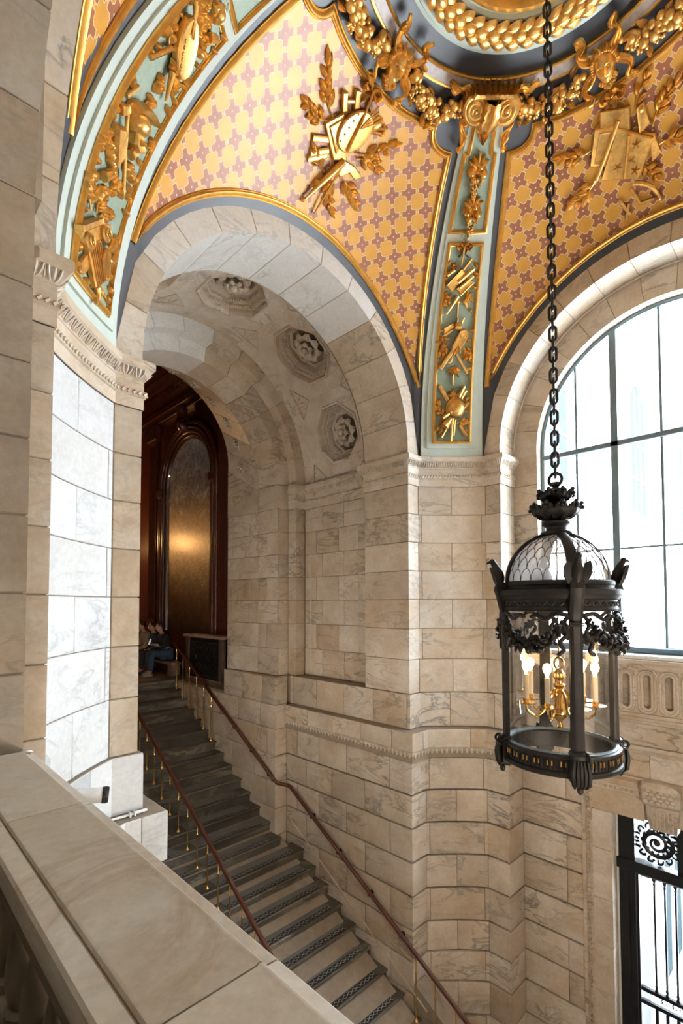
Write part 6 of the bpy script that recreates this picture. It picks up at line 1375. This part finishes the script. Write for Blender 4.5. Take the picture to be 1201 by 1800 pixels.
# arched frame around the mural
AY, AZ_, AR = 11.45, 3.05, 1.50
def ap(r, x): return [(x, AY + r, ZF + 1.1)] + [(x, AY + r * cos(pi * k / 28), AZ_ + r * sin(pi * k / 28)) for k in range(29)] + [(x, AY - r, ZF + 1.1)]
af = empty('mural_frame', parent=wp)
for r0, t0, rad in ((1.48, 0.10, 0.06), (1.36, 0.13, 0.045), (1.26, 0.10, 0.05), (1.17, 0.06, 0.035)): MB().tube(ap(r0, XP - t0), rad, 8).obj('arch_moulding', MAT['dwood'], af, 0.8)
mb = MB(); mb.grid([list(c_) for c_ in zip(ap(1.52, XP - 0.02), ap(1.50, XP - 0.07), ap(1.13, XP - 0.07), ap(1.11, XP - 0.01))]); mb.obj('arch_board', MAT['dwood'], af, 0.5)
ks2 = empty('keystone_scroll', parent=wp); MB().tube(smoothline([(XP - 0.10, AY, 4.35), (XP - 0.28, AY, 4.50), (XP - 0.22, AY, 4.75), (XP - 0.30, AY, 4.95)], 4), [0.10, 0.12, 0.13, 0.13, 0.12, 0.11, 0.11, 0.12, 0.13, 0.14, 0.14, 0.13, 0.12], 8).obj('scroll_body', MAT['dwood'], ks2, 0.9)
for k in range(8): MB().ball((XP - 0.28, AY - 0.14 + 0.04 * k, 4.55 + 0.03 * (k % 3)), 0.04, 7, 5).obj('leaf_knob', MAT['dwood'], ks2, 1.0)
for yv in (AY - 1.36, AY + 1.36): MB().box(XP - 0.20, XP - 0.02, yv - 0.13, yv + 0.13, 2.85, 3.05, 0.02).obj('impost_block', MAT['dwood'], wp)
# the mural itself: a dim painted scene
def mural_mat():
    m, nt, b = newmat('dim_painted_mural'); v, _ = coords(nt, (1, 1, 1), False)
    sx = nt.nodes.new('ShaderNodeSeparateXYZ'); nt.links.new(v, sx.inputs[0])
    n1 = noise(nt, v, 1.3, 5, 0.62, 1.6); n2 = noise(nt, v, 3.2, 6, 0.7, 2.2)
    zz = math_(nt, 'ADD', sx.outputs[2], math_(nt, 'MULTIPLY', math_(nt, 'SUBTRACT', n1, 0.5), 2.6))
    zf = math_(nt, 'DIVIDE', zz, 4.9)
    c = ramp(nt, zf, [(0.0, (0.030, 0.016, 0.010)), (0.25, (0.11, 0.055, 0.022)), (0.45, (0.30, 0.17, 0.055)), (0.62, (0.25, 0.16, 0.09)), (0.70, (0.30, 0.32, 0.38)), (1.0, (0.34, 0.44, 0.64))])
    c = mixc(nt, 0.8, c, ramp(nt, n2, [(0.34, (0.20, 0.15, 0.11)), (0.52, (0.9, 0.8, 0.7)), (0.66, (2.0, 1.7, 1.2))]), 'MULTIPLY')
    nt.links.new(c, b.inputs['Base Color']); b.inputs['Roughness'].default_value = 0.28; b.inputs['Coat Weight'].default_value = 0.6; b.inputs['Coat Roughness'].default_value = 0.27
    bp = nt.nodes.new('ShaderNodeBump'); setin(bp, Strength=0.6, Distance=0.02); nt.links.new(noise(nt, v, 22, 4, 0.7), bp.inputs['Height']); nt.links.new(bp.outputs[0], b.inputs['Normal'])
    return m
MAT['mural'] = mural_mat()
pts = ap(1.095, 0); o = (XP - 0.03, AY, -0.70)
mb = MB(); n = len(pts); mb.add([(XP - 0.032, y, z) for _, y, z in pts] + [(XP - 0.008, y, z) for _, y, z in pts], [tuple(range(n))] + [(k, (k + 1) % n, n + (k + 1) % n, n + k) for k in range(n)])
mu = tag(mb.map(tmap(o)).obj('mural', MAT['mural'], None, None, o), 'tall arched mural in dim brown and blue tones on the panelled wall', 'painting')
# marble-topped cabinet with dark panel below the mural
o = (5.66, 9.98, ZF); cb = tag(empty('marble_cabinet', o), 'low cabinet with pink marble top and dark carved front below the mural', 'cabinet')
def cpart(mb, name, mat): return mb.map(tmap(o)).obj(name, MAT[mat], cb)
MAT['brownm'] = plain('brown_marble', (0.085, 0.06, 0.045), 0.4, 0, 0.3, 10)
MAT['pinkm'] = marble('pink_marble', (0.30, 0.19, 0.16), (0.42, 0.29, 0.25), (0.15, 0.1, 0.09))
cpart(MB().box(5.54, 5.78, 9.22, 10.74, ZF, -0.76), 'body', 'iron'); cpart(MB().box(5.46, 5.79, 9.12, 10.82, -0.76, -0.70, 0.012), 'top', 'pinkm'); cpart(MB().box(5.50, 5.785, 9.16, 10.78, ZF, -1.66, 0.01), 'plinth', 'brownm')
for y0 in (9.18, 10.64): cpart(MB().box(5.50, 5.60, y0, y0 + 0.12, -1.66, -0.76, 0.008), 'side_pier', 'brownm')
pn = cpart(MB().box(5.525, 5.55, 9.36, 10.58, -1.55, -0.86, 0.012), 'front_panel', 'iron')
mb = MB()
for k in range(5):
    for q in range(3): mb.tube([(5.52, 9.55 + 0.21 * k + 0.07 * cos(t), -1.40 + 0.2 * q + 0.07 * sin(t)) for t in [2 * pi * j / 10 for j in range(10)]], 0.012, 5, True)
mb.map(tmap(o)).obj('panel_tracery', MAT['bronze'], cb, 1.0)
# bench
o = (5.70, 13.2, ZF); bn = tag(empty('bench', o), 'long stone bench along the panelled wall under the seated people', 'bench')
MB().box(5.48, 5.79, 11.45, 15.2, ZF + 0.30, ZF + 0.365, 0.012).map(tmap(o)).obj('seat', MAT['pinkm'], bn)
for y in (11.6, 13.2, 14.8): MB().box(5.55, 5.78, y, y + 0.2, ZF + 0.002, ZF + 0.30, 0.01).map(tmap(o)).obj('support', MAT['pinkm'], bn)
# ------------------------------------------------------------------ seated people
def skinned(name, verts, edges, radii, mat, parent, root=0, sub=2):
    me = bpy.data.meshes.new(name); me.from_pydata(verts, edges, []); ob = link(name, me, parent); me.materials.append(mat)
    md = ob.modifiers.new('skin', 'SKIN'); md.use_smooth_shade = True
    for i, r in enumerate(radii): me.skin_vertices[0].data[i].radius = (r, r) if not isinstance(r, tuple) else r; me.skin_vertices[0].data[i].use_root = (i == root)
    s = ob.modifiers.new('sub', 'SUBSURF'); s.levels = 1; s.render_levels = sub
    return ob
SKIN = plain('skin', (0.50, 0.30, 0.21), 0.5, 0, 0.05); HAIR = plain('dark_hair', (0.018, 0.013, 0.010), 0.5)
def person(label, y, shirt, pants, lean=0.0, look=0.0, phone=False, shoe=(0.6, 0.6, 0.6), yoff=0.0):
    o = (5.66, y, ZF); e = tag(empty('person', o, None), label, 'person', 'people sitting on the bench')
    # local: x towards the viewer's right (wall) is +, faces -x; seat height 0.47
    S = lambda r, p: [(a * 1.0, b, c) for a, b, c in p]
    hp = (0.0, 0, 0.56); ch_ = (-0.06 - lean, 0, 0.90); nk = (-0.09 - lean * 1.3, 0, 1.06); hd = (-0.13 - lean * 1.6, look, 1.20)
    hand = (-0.30 - lean, 0.0, 0.78) if phone else (-0.34, 0.0, 0.62)
    V = [hp, (-0.02 - lean * 0.5, 0, 0.72), ch_, nk, (hd[0], hd[1], hd[2] - 0.05)]; Ed = [(0, 1), (1, 2), (2, 3), (3, 4)]; Rr = [0.12, 0.115, 0.13, 0.05, 0.055]
    for sg in (-1, 1):
        b = len(V); V += [(ch_[0] + 0.01, sg * 0.165, ch_[2] + 0.07), (ch_[0] - 0.03, sg * 0.195, 0.72), (hand[0], sg * (0.06 if phone else 0.14), hand[2])]; Ed += [(2, b), (b, b + 1), (b + 1, b + 2)]; Rr += [0.065, 0.05, 0.032]
        b = len(V); V += [(-0.04, sg * 0.10, 0.54), (-0.46, sg * 0.13, 0.55), (-0.44 + 0.05 * sg, sg * 0.13, 0.10), (-0.56 + 0.05 * sg, sg * 0.14, 0.045)]; Ed += [(0, b), (b, b + 1), (b + 1, b + 2), (b + 2, b + 3)]; Rr += [0.10, 0.07, 0.045, 0.035]
    skinned('body', V, Ed, Rr, SKIN, e)
    mb = MB(); mb.ball(hd, (0.095, 0.075, 0.115), 14, 10); mb.ball((hd[0] - 0.095, hd[1], hd[2] - 0.005), (0.022, 0.014, 0.022), 7, 5); mb.ball((hd[0] - 0.075, hd[1], hd[2] - 0.055), (0.022, 0.026, 0.01), 7, 5)
    for sg in (-1, 1): mb.ball((hd[0] + 0.01, hd[1] + sg * 0.075, hd[2] - 0.005), (0.022, 0.012, 0.03), 7, 5); mb.ball((hd[0] - 0.08, hd[1] + sg * 0.03, hd[2] + 0.015), (0.012, 0.014, 0.008), 6, 4)
    mb.obj('head', SKIN, e, 1.2)
    mb = MB(); mb.ball((hd[0] + 0.022, hd[1], hd[2] + 0.035), (0.098, 0.086, 0.098), 14, 8); mb.obj('hair', HAIR, e, 1.2)
    V2, E2, R2 = [hp, V[1], ch_, (nk[0], 0, nk[2] - 0.04)], [(0, 1), (1, 2), (2, 3)], [0.145, 0.14, 0.155, 0.075]
    for sg in (-1, 1):
        b = len(V2); V2 += [(ch_[0] + 0.01, sg * 0.165, ch_[2] + 0.07), (ch_[0] - 0.03, sg * 0.195, 0.72), (hand[0] + 0.06, sg * (0.09 if phone else 0.155), hand[2] + 0.0)]; E2 += [(2, b), (b, b + 1), (b + 1, b + 2)]; R2 += [0.082, 0.068, 0.045]
    skinned('jacket', V2, E2, R2, plain('cloth_' + str(y), shirt, 0.85, 0, 0.15, 12), e)
    V3, E3, R3 = [(0, 0, 0.58)], [], [0.15]
    for sg in (-1, 1):
        b = len(V3); V3 += [(-0.05, sg * 0.10, 0.545), (-0.46, sg * 0.13, 0.555), (-0.44 + 0.05 * sg, sg * 0.13, 0.12)]; E3 += [(0, b), (b, b + 1), (b + 1, b + 2)]; R3 += [0.115, 0.085, 0.065]
    skinned('trousers', V3, E3, R3, plain('denim_' + str(y), pants, 0.9, 0, 0.15, 12), e)
    for sg in (-1, 1):
        x = -0.50 + 0.05 * sg; mb = MB(); mb.tube([(x + 0.10, sg * 0.135, 0.05), (x + 0.02, sg * 0.135, 0.055), (x - 0.08, sg * 0.14, 0.042), (x - 0.13, sg * 0.145, 0.035)], [0.040, 0.048, 0.042, 0.026], 10); mb.map(lambda a, b_, c_: (a, b_, max(0.002, c_))).obj('shoe', plain('shoe_' + str(y), shoe, 0.6), e, 1.0)
        hx, hy, hz = hand[0] - 0.02, sg * (0.055 if phone else 0.14), hand[2]; hn = MB()
        for f in range(4): hn.tube([(hx, hy + 0.018 * (f - 1.5), hz), (hx - 0.05, hy + 0.018 * (f - 1.5), hz + 0.004), (hx - 0.075 + 0.006 * abs(f - 1.5), hy + 0.016 * (f - 1.5), hz - 0.018)], [0.010, 0.009, 0.007], 6)
        hn.tube([(hx, hy - sg * 0.03, hz), (hx - 0.03, hy - sg * 0.05, hz + 0.01), (hx - 0.05, hy - sg * 0.045, hz + 0.012)], [0.011, 0.010, 0.008], 6); hn.ball((hx + 0.012, hy, hz), (0.042, 0.036, 0.018), 8, 6); hn.obj('hand', SKIN, e, 1.0)
    e.location = o
    if phone:
        ph = (o[0] + hand[0] - 0.125, y, ZF + hand[2] + 0.012); tag(MB().box(-0.006, 0.006, -0.036, 0.036, -0.012, 0.13, 0.004).obj('phone', emit('phone_screen', (0.75, 0.85, 1.0), 0.5), None, None, ph, (0, 0.35, 0)), 'small glowing phone held by the person in blue jeans', 'phone')
    return e
person('person in dark jacket and blue jeans looking down at a phone on the bench', 12.06, (0.012, 0.013, 0.02), (0.035, 0.07, 0.12), 0.05, 0.0, True, (0.35, 0.34, 0.33))
person('person in navy top sitting second on the bench hand near the face', 12.60, (0.015, 0.03, 0.06), (0.03, 0.028, 0.025), 0.02, 0.0, False, (0.05, 0.05, 0.05))
person('person in beige jacket sitting third along the bench', 13.12, (0.30, 0.24, 0.18), (0.05, 0.045, 0.04), 0.06, 0.0, False, (0.6, 0.6, 0.62))
person('person in black sitting furthest along the bench beside the marble pier', 13.66, (0.012, 0.011, 0.011), (0.04, 0.035, 0.03), 0.0, 0.0, False, (0.65, 0.66, 0.68))
# ------------------------------------------------------------------ lift everything so that the lobby floor is z = 0
bpy.context.view_layer.update()
for o in list(SC.objects):
    if o.parent is None: o.location.z += ZO
